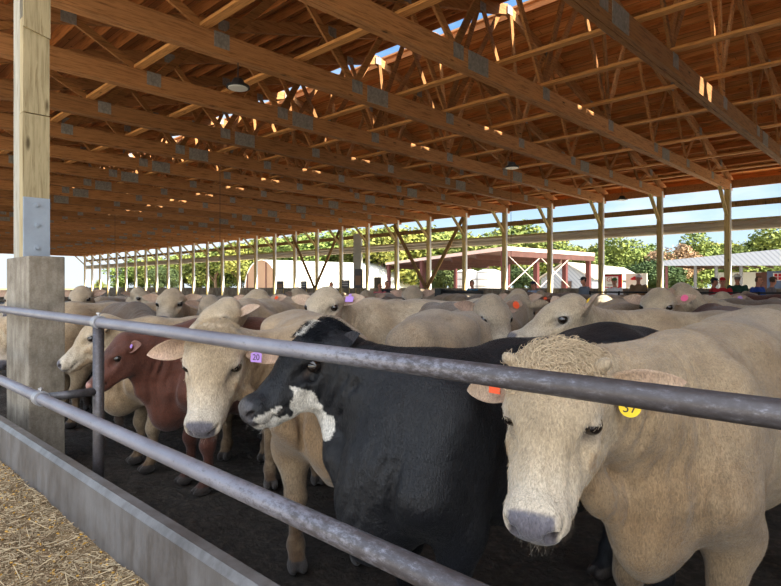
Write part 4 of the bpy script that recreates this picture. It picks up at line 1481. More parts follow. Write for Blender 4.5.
x, y = at(492, 4.85); put(x, y, *hd(0.50, 0.86), pose='ahead', tone=0, s=0.94, label='broad cream back between the black steer and the tagged pale head')
x, y = at(135, 6.2); put(x, y, *hd(0.6, -0.7), pose='low', tone=2, s=0.93, label='grey-brown steer back just right of the concrete pier')
x, y = at(165, 7.3); put(x, y, *hd(0.9, 0.5), pose='low', tone=2, s=0.90, label='grey-brown steer back ending above the pipe post')
x, y = at(297, 5.0); put(x, y, *hd(0.3, -1), pose='low', style='red', s=0.88, label='red-brown rump showing above the middle of the left rail')
x, y = at(712, 5.5); put(x, y, *hd(0.25, 1), pose='low', style='red', s=0.93, label='dark red back between cream backs on the right')
x, y = at(735, 7.3); put(x, y, *hd(-1, 0.1), pose='ahead', tone=2, s=0.94, label='brown-cream back left of the blue-shirted man')
x, y = at(450, 5.0); put(x, y, *hd(0.3, -0.9), pose='ahead', tone=2, s=0.95, label='tan steer with dropped head and orange tag behind the broad cream back', tagm=M_TAGO)
x, y = at(620, 6.0); put(x, y, *hd(1, 0.2), pose='rightward', tone=0, s=0.92, label='cream back running right above the left-facing steer')
x, y = at(775, 5.2); put(x, y, *hd(-0.4, 1), pose='ahead', tone=1, s=0.93, label='pale cream back at the right edge above the large steer')

for px_, d_, pose_, tone_, lab_ in ((96, 7.6, 'alert', 0, 'small cream steer looking over the backs just right of the concrete pier'),
                               (131, 8.6, 'leftward', 1, 'small pale steer head raised above the grey-brown back left of the facing one'),
                               (283, 8.3, 'leftward', 0, 'small cream steer head in front of the hoop building end'),
                               (412, 7.6, 'alert', 2, 'tan steer with raised head under the nearer V brace'),
                               (515, 6.9, 'rightward', 0, 'cream steer with raised head below the pavilion corner')):
    x, y = at(px_, d_); put(x, y, *hd(rg.uniform(-0.3, 0.3), -1), pose=pose_, tone=tone_, s=0.88, label=lab_)

# ---- the rest: packed wherever there is room
def free(x, y, hx, hy, s):
    n = math.hypot(hx, hy); hx, hy = hx / n, hy / n
    for k in (0.45, -0.25, -0.75, -1.25):
        qx, qy = x + hx * k * s, y + hy * k * s
        if qy < 1.9 or qy > 16.0: return False
        for tx, ty in TAKEN:
            if (qx - tx) ** 2 + (qy - ty) ** 2 < 0.66 ** 2: return False
    return True


tries = 0
n_fill = 0
while n_fill < 86 and tries < 60000:
    tries += 1
    px = rg.uniform(-10, 800); d = 5.7 + 12.0 * rg.random() ** 1.3
    if px < 300 and d > 9.5 + 2.5 * (px / 300): continue
    x, y = at(px, d)
    a_ = math.degrees(math.atan2(-V_[1], -V_[0])) + rg.choice((0, 0, 0, 180, 180, 90, -90)) + rg.uniform(-32, 32)
    hx, hy = math.cos(math.radians(a_)), math.sin(math.radians(a_))
    s = rg.uniform(0.82, 0.90) if d < 8 else rg.uniform(0.86, 0.96)
    if not free(x, y, hx, hy, s): continue
    w = rg.random()
    style, tone = ('cream', rg.choice((0, 0, 1, 2))) if w < 0.92 else ('red', 0)
    pose = rg.choice(('alert', 'alert', 'ahead', 'low', 'leftward', 'rightward', 'leftward')) if d < 8 and not (px > 560 and d > 6.5) else rg.choice(('ahead', 'low', 'low'))
    put(x, y, hx, hy, pose, style, tone, s, tagm=rg.choice((None, None, M_TAGO, M_TAGY, M_TAGP)))
    n_fill += 1
print('herd', len(HERD), tries)

# short hair on the animals closest to the rail
body_ = lambda lo_, w: (lambda co, a, b, c, no: (co[:, 2] > lo_))
fur(big, big.data, big_i, 60000, 0.013, 0.00042, lambda co, a, b, c, no: (co[:, 0] > -0.6) & (co[:, 2] > 0.45) & ~((a > 0.43) & (a < 0.56) & (np.abs(b) < 0.1) & (c > -0.14)), seed=1)
fur(big, big.data, big_i, 800, 0.062, 0.0018, lambda co, a, b, c, no: (a < 0.115) & (a > -0.05) & (np.abs(b) < 0.10) & (c > -0.09) & (no @ big_i['u'] > -0.2), curl=0.013, name='poll_curls', lift=0.25, npt=14, seed=2, gain=1.1,
    flow=lambda co, a, b, c: np.outer(a * 3 - 0.25, big_i['f']) + np.outer(b * 7, big_i['lat']))
fur(big, big.data, big_i, 90, 0.026, 0.0002, lambda co, a, b, c, no: (a > 0.40) & (a < 0.56) & (np.abs(b) < 0.1) & (c < -0.135) & (c > -0.22), name='whiskers', lift=1.2, seed=3, gain=1.1)
fur(blk, blk.data, blk_i, 30000, 0.011, 0.00045, lambda co, a, b, c, no: (co[:, 0] > -0.5) & (co[:, 2] > 0.6) & ~((a > 0.43) & (a < 0.56) & (np.abs(b) < 0.1) & (c > -0.14)), seed=4, gain=0.6)
fur(blk, blk.data, blk_i, 1200, 0.038, 0.0009, lambda co, a, b, c, no: (a < 0.09) & (a > -0.06) & (np.abs(b) < 0.10) & (c > -0.09), curl=0.008, name='poll_curls', lift=0.5, npt=10, seed=5)
fur(blk, blk.data, blk_i, 60, 0.02, 0.0003, lambda co, a, b, c, no: (a > 0.40) & (a < 0.56) & (np.abs(b) < 0.1) & (c < -0.12), name='whiskers', lift=1.2, seed=6)
fur(c3, c3.data, c3_i, 26000, 0.013, 0.0005, lambda co, a, b, c, no: (co[:, 0] > -0.5) & (co[:, 2] > 0.4) & ~((a > 0.43) & (a < 0.56) & (np.abs(b) < 0.1) & (c > -0.14)), seed=7)
fur(c3, c3.data, c3_i, 70, 0.022, 0.0003, lambda co, a, b, c, no: (a > 0.40) & (a < 0.56) & (np.abs(b) < 0.1) & (c < -0.12), name='whiskers', lift=1.2, seed=8, gain=1.3)
fur(c3, c3.data, c3_i, 900, 0.028, 0.0008, lambda co, a, b, c, no: (a < 0.09) & (a > -0.06) & (np.abs(b) < 0.09) & (c > -0.09), curl=0.004, name='poll_curls', lift=0.5, npt=8, seed=9)

# labels by where each one stands under the row of far-wall posts
PX = [(proj((x, YW, 1.4))[0], i - 1) for i, x in enumerate(XS) if i >= 2]
TONE = {('cream', 0): 'cream', ('cream', 1): 'pale cream', ('cream', 2): 'greyish tan', ('red', 0): 'red-brown', ('black', 0): 'black'}
POSEW = {'alert': 'head raised', 'ahead': 'head level', 'low': 'head lowered', 'leftward': 'head turned aside', 'rightward': 'head turned aside'}
cells = {}
for rec in sorted(HERD, key=lambda r_: r_[1][2]):
    o, pj, style, tone, pose, label = rec
    if label is None:
        k = min(PX, key=lambda q: abs(q[0] - pj[0]))[1]
        cells.setdefault((k, style, tone), []).append(o)
        n = len(cells[(k, style, tone)])
        rk = ['nearest', 'second-nearest', 'third-nearest', 'fourth-nearest', 'fifth-nearest', 'sixth-nearest', 'seventh-nearest', 'eighth-nearest'][min(n - 1, 7)]
        where = f'below {ordinal(k)} far-wall post from right' if pj[0] < 760 else 'at right edge beyond the last post'
        label = f'{rk} {TONE[(style, tone)]} steer {where}, in the herd'
    tag(o, label, 'steer', 'steers of the packed herd')
# ------------------------------------------------------------------ outside: trees, sheds, hoop building
def leaf_mat(name, c, c2):
    m, t, b = mat_new(name)
    co = N(t, 'ShaderNodeTexCoord')
    n = N(t, 'ShaderNodeTexNoise', i_Scale=0.9, i_Detail=4)
    t.links.new(co.outputs['Object'], n.inputs['Vector'])
    oi = N(t, 'ShaderNodeObjectInfo')
    r = ramp(t, [(0.35, c2), (0.65, c)], n.outputs['Fac'])
    v = ramp(t, [(0.0, (0.70, 0.85, 0.8)), (0.5, (1, 1, 1)), (1.0, (1.12, 1.0, 0.88))], oi.outputs['Random'])
    mu = N(t, 'ShaderNodeMix', data_type='RGBA', blend_type='MULTIPLY'); mu.inputs['Factor'].default_value = 1
    t.links.new(r.outputs[0], mu.inputs[6]); t.links.new(v.outputs[0], mu.inputs[7])
    t.links.new(mu.outputs[2], b.inputs['Base Color'])
    b.inputs['Roughness'].default_value = 0.7
    b.inputs['Specular IOR Level'].default_value = 0.1
    return m


M_LEAF = leaf_mat('leaves', rgb(140, 146, 80), rgb(84, 98, 52))
M_LEAFB = leaf_mat('leaves_bare', rgb(170, 144, 116), rgb(128, 108, 88))
M_LEAFD = leaf_mat('leaves_dark', rgb(78, 92, 58), rgb(52, 66, 44))
M_BARK = plain('bark', rgb(110, 92, 74), rough=0.9)


def tree_meshes(seed, mat):
    r_ = np.random.RandomState(seed)
    # crown: leaf clumps spread over lobes
    lobes = [(np.array((0, 0, 6.4)), 2.6)]
    for k in range(15):
        an = r_.uniform(0, 6.28); rad = r_.uniform(0.8, 3.0)
        lobes.append((np.array((math.cos(an) * rad, math.sin(an) * rad, r_.uniform(3.2, 8.6) if rad < 1.8 else r_.uniform(3.0, 6.6))), r_.uniform(1.0, 1.8)))
    n = 6500
    V = []; Fc = []
    for i in range(n):
        c, r = lobes[r_.randint(len(lobes))]
        d = r_.normal(size=3); d /= np.linalg.norm(d)
        p = c + d * r * (r_.uniform(0.55, 1.08))
        a = r_.normal(size=3); a /= np.linalg.norm(a)
        nrm = d + 0.7 * r_.normal(size=3); nrm /= np.linalg.norm(nrm)
        u = np.cross(nrm, a); u /= np.linalg.norm(u); w = np.cross(nrm, u)
        sz = r_.uniform(0.14, 0.32)
        o = len(V)
        V += [p - u * sz, p - w * sz * 0.6 + nrm * 0.03, p + u * sz, p + w * sz * 0.6 + nrm * 0.03]
        Fc.append((o, o + 1, o + 2, o + 3))
    me = bpy.data.meshes.new('crown'); me.from_pydata([tuple(v) for v in V], [], Fc); me.materials.append(mat)
    mb = MB(); mb.tube([(0, 0, -0.3), (0.1, 0, 2.5), (0, 0.1, 5.5)], [0.28, 0.2, 0.08], 8)
    for k in range(5):
        an = k * 1.3
        mb.tube([(0.08, 0, 2.2 + k * 0.5), (math.cos(an) * 1.6, math.sin(an) * 1.6, 4.2 + k * 0.5)], [0.1, 0.03], 6)
    return me, mb.mesh('trunk', M_BARK)


TR = {k: [tree_meshes(40 + i + 10 * j, m_) for i in range(n_)] for j, (k, m_, n_) in enumerate((('leafy', M_LEAF, 3), ('bare', M_LEAFB, 1), ('dark', M_LEAFD, 1)))}
rt = random.Random(5)
TL = {'leafy': 'sunlit yellow-green tree', 'bare': 'brownish thinning tree', 'dark': 'dark green tree'}
counts = {}


def tree(px, ytop, d, kind='leafy', wide=1.0):
    me, tr = rt.choice(TR[kind])
    p = P(px, 287, d)
    top = H + (HY - ytop) / F * d
    k = top / 8.5
    r = empty('tree', (p.x, p.y, -0.2), rt.uniform(0, 6))
    link('crown', me, None, r); link('trunk', tr, None, r)
    r.scale = (k * wide * 1.15, k * wide * 1.15, k)
    near = min(PX, key=lambda q: abs(q[0] - px))[1]
    key = (kind, near); counts[key] = counts.get(key, 0) + 1
    nn = counts[key]
    where = f'beyond the {ordinal(near)} far-wall post from the right' if px < 760 else 'beyond the right edge of the last bay'
    tag(r, f'{TL[kind]} {where}' + ('' if nn == 1 else f', {ordinal(nn)} of its kind there'), 'tree', 'trees beyond the yard')


tops = [(100, 281, 150), (128, 262, 120), (150, 258, 120), (172, 255, 115), (195, 252, 110), (216, 248, 105), (240, 244, 105), (262, 240, 105), (285, 238, 100), (308, 236, 100), (332, 233, 100),
        (356, 230, 100), (380, 230, 98), (404, 228, 98), (428, 228, 96), (450, 233, 98), (474, 236, 98), (498, 233, 96), (522, 232, 98), (545, 234, 98), (566, 246, 96), (588, 247, 96),
        (610, 244, 94), (632, 246, 94), (654, 250, 96), (700, 241, 92), (722, 243, 94), (744, 245, 94), (768, 236, 90), (792, 234, 90)]
for i, (px, yt, d) in enumerate(tops):
    tree(px, yt, d * rt.uniform(0.96, 1.04), 'leafy', 1.15)
for px, yt, d in ((142, 262, 128), (183, 258, 124), (206, 254, 118), (228, 250, 118), (250, 246, 116), (297, 240, 112), (345, 236, 112), (392, 234, 110), (438, 234, 110), (486, 240, 110), (534, 240, 110), (577, 250, 108), (600, 250, 106), (733, 247, 106), (757, 243, 104)):
    tree(px, yt, d, 'leafy', 1.2)
for px, yt, d in ((677, 246, 88), (664, 252, 90)): tree(px, yt, d, 'bare')
for px, yt, d in ((642, 262, 78), (655, 258, 80), (160, 266, 100), (446, 262, 84), (432, 264, 86), (672, 266, 84), (520, 266, 82)): tree(px, yt, d, 'dark', 1.2)

# hoop building with white membrane and open tan end
M_MEMB = plain('white_membrane', (0.80, 0.79, 0.76), rough=0.5, nscale=0.6, var=0.03)
M_TAN = plain('tan_end_cloth', rgb(150, 122, 100), rough=0.8, nscale=0.8, var=0.06)
M_DKR = plain('maroon_steel', rgb(84, 46, 46), rough=0.5, nscale=3, var=0.1)
M_DKB = plain('brown_underside', rgb(74, 48, 44), rough=0.8, nscale=2, var=0.2)
el, er = P(244, 287, 88), P(278, 287, 80)
el.z = er.z = 0
a0 = (el + er) / 2
sd = (er - el); HWD = sd.length / 2; sd.normalize()
ax = Vector((-sd.y, sd.x, 0))
if ax.dot(Vector((R_[0], R_[1], 0))) < 0: ax = -ax
Lh = 28.0
r = empty('hoop_building', a0)
nseg = 20
mb = MB(); vs = []
def arc(k):
    an = math.pi * k / nseg
    return -math.cos(an) * HWD, max(0.0, math.sin(an)) ** 0.8 * 5.5
for L_i in (0, Lh * 0.33, Lh * 0.66, Lh):
    for k in range(nseg + 1):
        u_, z_ = arc(k)
        vs.append(ax * L_i + sd * u_ + Vector((0, 0, z_)))
n1_ = nseg + 1
mb.raw(vs, [(i * n1_ + k, i * n1_ + k + 1, (i + 1) * n1_ + k + 1, (i + 1) * n1_ + k) for i in range(3) for k in range(nseg)])
o = mb.build('membrane', M_MEMB, r, smooth=True)
sol = o.modifiers.new('thickness', 'SOLIDIFY'); sol.thickness = 0.08
mb = MB(); vs2 = [v + ax * 0.15 for v in vs[:n1_]]
mb.raw(vs2 + [v + ax * 0.1 for v in vs2], [tuple(range(n1_)), tuple(range(2 * n1_ - 1, n1_ - 1, -1))] + [(k, k + 1, n1_ + k + 1, n1_ + k) for k in range(nseg)])
mb.build('end_cloth', M_TAN, r)
mb = MB()
for k in (4, 8, 12, 16):
    u_, z_ = arc(k)
    mb.bar(vs[k] + ax * 0.05, vs[k] + ax * 0.05 + Vector((0, 0, -z_)), 0.10, 0.10)
mb.build('end_struts', M_DKR, r)
tag(r, 'long white hoop building with a tan arched end, beyond the far wall', 'building')

# maroon steel pavilion
z = 3.8
Cn_ = P(506, 287, 36); Lc = P(386, 287, 60); Rc = P(594, 287, 43)
Cn_.z = Lc.z = Rc.z = z
Bk = Lc + Rc - Cn_
r = empty('pavilion', (Cn_.x, Cn_.y, 0))
O = Vector((Cn_.x, Cn_.y, 0))
mid1 = (Cn_ + Rc) / 2; mid2 = (Lc + Bk) / 2
rise = Vector((0, 0, 0.5))
mb = MB()
q = [Cn_ - O, Rc - O, Bk - O, Lc - O]
mb.raw(q + [v + Vector((0, 0, 0.12)) for v in q], [(0, 1, 2, 3), (7, 6, 5, 4), (0, 4, 5, 1), (1, 5, 6, 2), (2, 6, 7, 3), (3, 7, 4, 0)])
mb.build('roof_sheet', M_DKB, r)
mb = MB()
for a_, b_ in ((Cn_, Rc), (Cn_, Lc)):
    mb.bar(a_ - O + Vector((0, 0, 0.12)), b_ - O + Vector((0, 0, 0.12)), 0.12, 0.24)
mb.build('fascia', plain('pink_fascia', rgb(214, 186, 180), nscale=2, var=0.05), r)
mb = MB()
for k in range(7):
    a_ = Cn_.lerp(Lc, k / 6); b_ = Rc.lerp(Bk, k / 6)
    mb.bar(a_ - O - Vector((0, 0, 0.2)), b_ - O - Vector((0, 0, 0.2)), 0.12, 0.34)
mb.build('roof_beams', M_DKB, r)
for i, (u_, v_) in enumerate(((0.02, 0.25), (0.02, 0.6), (0.02, 0.98), (0.35, 0.02), (0.68, 0.02), (0.98, 0.02), (0.98, 0.5), (0.98, 0.98), (0.5, 0.98), (0.02, 0.02))):
    a_ = Cn_.lerp(Rc, u_) + (Lc - Cn_) * v_ - O
    mb = MB(); mb.raw([], []); mb.box((a_.x, a_.y, z / 2), (0.3, 0.3, z)); mb.build('post', M_DKR, r)
mb = MB()
for u0, u1 in ((0.02, 0.35), (0.35, 0.68)):
    a_, b_ = Cn_.lerp(Rc, u0) - O, Cn_.lerp(Rc, u1) - O
    mb.bar(a_ - Vector((0, 0, 0.3)), b_ - Vector((0, 0, 2.3)), 0.035, 0.035); mb.bar(a_ - Vector((0, 0, 2.3)), b_ - Vector((0, 0, 0.3)), 0.05, 0.05)
mb.build('cross_rods', plain('pale_rod', (0.5, 0.42, 0.38)), r)
tag(r, 'open-sided maroon steel pavilion with pale roof edge, beyond the far wall', 'pavilion')

# white tanks under the pavilion's far side
for i, (px, d, rad) in enumerate(((467, 68, 1.35), (489, 67, 1.35))):
    p = P(px, 287, d)
    r = empty('storage_tank', (p.x, p.y, 0))
    mb = MB(); mb.tube([(0, 0, 0), (0, 0, 3.3), (0, 0, 3.55)], [rad, rad, rad * 0.5], 28); mb.build('shell', M_WHITE, r, smooth=False)
    mb = MB()
    for zz_ in (0.8, 1.6, 2.4, 3.2): ring(mb, (0, 0, zz_), (0.0001, 0, 1), rad, rad + 0.03, 0.04)
    mb.build('hoop_band', M_PLATE, r)
    tag(r, f'white round storage tank under the pavilion, {"left" if i == 0 else "right"} one of two', 'tank', 'white tanks')

# grey-white shed
M_SHED, t, b = mat_new('ribbed_white_siding_shaded')
co = N(t, 'ShaderNodeTexCoord'); wv = N(t, 'ShaderNodeTexWave'); wv.inputs['Scale'].default_value = 1.6; wv.bands_direction = 'DIAGONAL'
t.links.new(co.outputs['Object'], wv.inputs['Vector'])
r_ = ramp(t, [(0.0, (0.20, 0.22, 0.26)), (0.25, (0.27, 0.30, 0.35)), (1.0, (0.30, 0.33, 0.38))], wv.outputs['Fac'])  # white siding with the gable's shade put into its colour
t.links.new(r_.outputs[0], b.inputs['Base Color']); b.inputs['Roughness'].default_value = 0.5
g0, g1, e1 = P(541, 287, 56), P(592, 287, 52), P(645, 287, 68)
g0.z = g1.z = e1.z = 0
r = empty('shed', g0)
w1 = g1 - g0; l1 = e1 - g1; hE, hP = 2.35, 3.75
def sv(u, v, z): return w1 * u + l1 * v + Vector((0, 0, z))
mb = MB()
mb.raw([sv(0, 0, 0), sv(1, 0, 0), sv(1, 0, hE), sv(.5, 0, hP), sv(0, 0, hE), sv(0, 1, 0), sv(1, 1, 0), sv(1, 1, hE), sv(.5, 1, hP), sv(0, 1, hE)],
       [(0, 1, 2, 3, 4), (9, 8, 7, 6, 5), (1, 6, 7, 2), (0, 4, 9, 5), (2, 7, 8, 3), (3, 8, 9, 4)])
mb.build('walls', M_SHED, r)
mb = MB()
for s0, s1 in (((1.06, hE - 0.15), (.5, hP + 0.03)), ((-0.06, hE - 0.15), (.5, hP + 0.03))):
    q = [sv(s0[0], -0.02, s0[1]), sv(s0[0], 1.02, s0[1]), sv(s1[0], 1.02, s1[1]), sv(s1[0], -0.02, s1[1])]
    mb.raw(q + [v + Vector((0, 0, 0.1)) for v in q], [(0, 1, 2, 3), (7, 6, 5, 4), (0, 4, 5, 1), (1, 5, 6, 2), (2, 6, 7, 3), (3, 7, 4, 0)])
mb.build('roof_sheet', plain('shed_roof', rgb(176, 168, 156), nscale=1.5, var=0.1), r)
mb = MB(); mb.bar(sv(0.42, -0.005, 1.1), sv(0.62, -0.005, 1.1), 0.06, 1.9); mb.build('doorway', plain('dark_opening', (0.09, 0.06, 0.05)), r)
tag(r, 'pale gabled shed with a dark doorway, beyond the far wall', 'shed')

# white-gabled pavilion on the right
f0, f1 = P(662, 287, 50), P(800, 287, 44)
f0.z = f1.z = 0
r = empty('open_barn', f0)
fd = f1 - f0; dn = fd.normalized(); bkd = Vector((-dn.y, dn.x, 0))
if bkd.dot(Vector((V_[0], V_[1], 0))) < 0: bkd = -bkd
def fv(u, z, bk=0.0): return fd * u + Vector((0, 0, z)) + bkd * bk
mb = MB()
q = [(0, 3.35), (1, 3.15), (1, 4.55), (0, 3.78)]
mb.raw([fv(u, z_) for u, z_ in q] + [fv(u, z_, 0.15) for u, z_ in q], [(0, 1, 2, 3), (7, 6, 5, 4), (0, 4, 5, 1), (1, 5, 6, 2), (2, 6, 7, 3), (3, 7, 4, 0)])
mb.build('gable_siding', M_SHED, r)
mb = MB()
q = [fv(0, 3.66, 0.16), fv(1, 4.42, 0.16), fv(1, 4.42, 16), fv(0, 3.66, 16)]
mb.raw(q + [v + Vector((0, 0, 0.1)) for v in q], [(0, 1, 2, 3), (7, 6, 5, 4), (0, 4, 5, 1), (1, 5, 6, 2), (2, 6, 7, 3), (3, 7, 4, 0)])
mb.build('roof_sheet', M_DKB, r)
for u_ in (0.03, 0.26, 0.42, 0.60, 0.985):
    mb = MB(); mb.tube([fv(u_, 0, 0.3), fv(u_, 3.3, 0.3)], 0.13, 8); mb.build('post', M_DKR if u_ < 0.1 else plain('grey_post', (0.10, 0.10, 0.10)), r)
mb = MB(); mb.bar(fv(0.62, 1.4, 9), fv(1.0, 1.4, 9), 0.2, 2.9, ); mb.build('brown_wall', M_DKB, r)
mb = MB(); mb.bar(fv(0.22, 1.5, 14), fv(0.62, 1.5, 14), 0.2, 3.0); mb.build('white_wall', M_WHITE, r)
for u_ in np.linspace(0.1, 0.95, 9):
    mb = MB(); mb.bar(fv(u_, 3.35, 1), fv(u_, 3.35, 12), 0.1, 0.18); mb.build('rafter', M_DKB, r)
tag(r, 'open barn with ribbed white gable siding beyond the far wall at the right', 'barn')

# ------------------------------------------------------------------ banners
def text(s, size, mat, parent, M, loc, name='lettering'):
    cu = bpy.data.curves.new(name, 'FONT'); cu.body = s; cu.size = size; cu.align_x = 'CENTER'; cu.align_y = 'CENTER'; cu.extrude = 0.003
    o = bpy.data.objects.new(name, cu); COL.objects.link(o)
    dg = bpy.context.evaluated_depsgraph_get(); dg.update()
    me = bpy.data.meshes.new_from_object(o.evaluated_get(dg))
    bpy.data.objects.remove(o)
    o = link(name, me, mat, parent)
    o.matrix_local = Matrix.Translation(loc) @ M
    return o


M_BRED = plain('banner_red', rgb(176, 30, 42), rough=0.5, nscale=3, var=0.05)
M_BBLK = plain('banner_black', rgb(38, 28, 30), rough=0.5, nscale=3, var=0.05)
M_BBLU = plain('banner_blue', rgb(92, 112, 150), rough=0.5, nscale=3, var=0.05)
RX = Matrix.Rotation(math.pi / 2, 4, 'X')


def banner(px0, px1, y0, y1, Y, base, lab, deco):
    a_, b_ = PY(px0, y1, Y), PY(px1, y1, Y)
    ztop = PY((px0 + px1) / 2, y0, Y).z; zb = PY((px0 + px1) / 2, y1, Y).z
    w = (b_ - a_).length; h_ = ztop - zb
    r = empty('banner', ((a_.x + b_.x) / 2, Y, zb))
    mb = MB(); mb.box((0, 0.0, h_ / 2), (w, 0.03, h_)); mb.build('panel', base, r)
    for s in (-1, 1):
        mb = MB(); mb.box((s * w * 0.47, 0.04, h_ / 2 - zb / 2), (0.05, 0.05, h_ + zb)); mb.build('stake', M_POST, r)
    deco(r, w, h_)
    tag(r, lab, 'banner')


def d1(r, w, h_):
    mb = MB(); mb.box((0.02 * w, -0.022, h_ * 0.45), (w * 0.62, 0.01, h_ * 0.74)); mb.build('white_panel', M_WHITE, r)
    mb = MB(); mb.box((0, -0.018, h_ * 0.95), (w, 0.01, h_ * 0.1)); mb.build('black_band', M_BBLK, r)
    text('GLE', h_ * 0.42, M_BRED, r, RX, (0.02 * w, -0.03, h_ * 0.60))
    text('Auction', h_ * 0.18, M_BBLK, r, RX, (0.02 * w, -0.03, h_ * 0.24)) if False else None
    mb = MB(); mb.box((0.02 * w, -0.03, h_ * 0.22), (w * 0.4, 0.006, h_ * 0.05)); mb.build('rule_line', M_BBLK, r)


def d2(r, w, h_):
    mb = MB()
    mb.prism([(-0.3 * w, h_ * .62), (-0.1 * w, h_ * .80), (0.22 * w, h_ * .80), (0.30 * w, h_ * .62), (0.18 * w, h_ * .55), (-0.2 * w, h_ * .55)], 'y', -0.03, -0.02); mb.build('red_emblem', M_BRED, r)


def d3(r, w, h_):
    mb = MB(); s = h_ * 0.17; cx_, cz_ = -0.05 * w, h_ * 0.68
    for i in (-1, 1):
        for j in (-1, 1):
            mb.prism([(cx_ + i * s * 0.15, cz_ + j * s * 0.1), (cx_ + i * s, cz_ + j * s * 0.1), (cx_ + i * s, cz_ + j * s), (cx_ + i * s * 0.15, cz_ + j * s)], 'y', -0.034, -0.026)
    mb.build('red_squares', M_BRED, r)
    mb = MB(); mb.box((cx_, -0.02, cz_), (s * 2.7, 0.01, s * 2.5)); mb.build('white_square', M_WHITE, r)


banner(601, 622, 274, 288, YW + 1.2, M_BRED, 'red banner with a white panel reading GLE, beyond the wall', d1)
banner(626, 647, 273.5, 288, YW + 1.6, M_WHITE, 'pale banner with a red emblem, right of the red banner', d2)
banner(767, 792, 271, 289, YW + 1.0, M_BBLU, 'blue banner with red squares on white at the right edge', d3)
def d4(r, w, h_):
    mb = MB(); mb.box((0, -0.02, h_ * 0.4), (w * 0.8, 0.01, h_ * 0.5)); mb.build('tan_picture', M_TAN, r)
def d5(r, w, h_):
    mb = MB()
    for k in (0.3, 0.55, 0.75): mb.box((0, -0.02, h_ * k), (w * 0.8, 0.01, h_ * 0.08))
    mb.build('printed_lines', M_WHITE, r)
M_GREYB = plain('board_grey', (0.10, 0.10, 0.11)); M_DARKB = plain('board_dark', (0.05, 0.045, 0.04))
banner(355, 362, 269, 288, YW - 0.5, M_GREYB, 'tall grey poster board with a tan picture against the far wall', d4)
banner(342, 349, 280, 288, YW - 0.5, M_GREYB, 'small grey notice with pale printed lines, left of the tall poster', d5)
banner(374, 381, 277, 288, YW + 0.6, M_DARKB, 'small dark board right of the tall poster', lambda r, w, h_: None)
banner(277, 283, 281, 289, YW - 0.5, M_GREYB, 'small notice with a tan picture near the hoop building end', d4)
banner(301, 306, 281, 289, YW - 0.5, M_GREYB, 'small notice with pale lines, left of the further V brace', d5)

# ------------------------------------------------------------------ dark pen rail in front of the people, and pen gate
mb = MB()
a_, b_ = PY(590, 290, 16.6), PY(900, 290, 16.6)
for z_ in (1.35, 1.0, 0.6): mb.tube([(a_.x - 0.0, 16.6, z_), (b_.x, 16.6, z_)], 0.022, 8)
for k in range(9): 
    xx = a_.x + (b_.x - a_.x) * k / 8; mb.tube([(xx, 16.6, -0.05), (xx, 16.6, 1.38)], 0.03, 8)
o = mb.build('pen_fence', M_BLK, smooth=True); tag(o, 'black pipe pen fence in front of the standing people', 'fence')
r = empty('pen_gate', PY(440, 300, 9.5)); r.location.z = 0
mb = MB()
ww = PY(478, 300, 9.5).x - PY(436, 300, 9.5).x
mb.box((0, 0, 0.72), (0.16, 0.16, 1.5)); mb.build('gate_post', M_BLK, r)
mb = MB()
for z_ in (1.40, 1.1, 0.8, 0.5): mb.tube([(0, 0, z_), (ww * 1.0, 0, z_)], 0.035, 8)
mb.build('bars', M_BLK, r, smooth=True)
tag(r, 'dark steel pen gate among the cattle near the middle', 'gate')

# ------------------------------------------------------------------ people
M_SKIN = None
m, t, b = mat_new('figure'); at_ = N(t, 'ShaderNodeAttribute', attribute_name='coat'); t.links.new(at_.outputs['Color'], b.inputs['Base Color']); b.inputs['Roughness'].default_value = 0.8
M_FIG = m


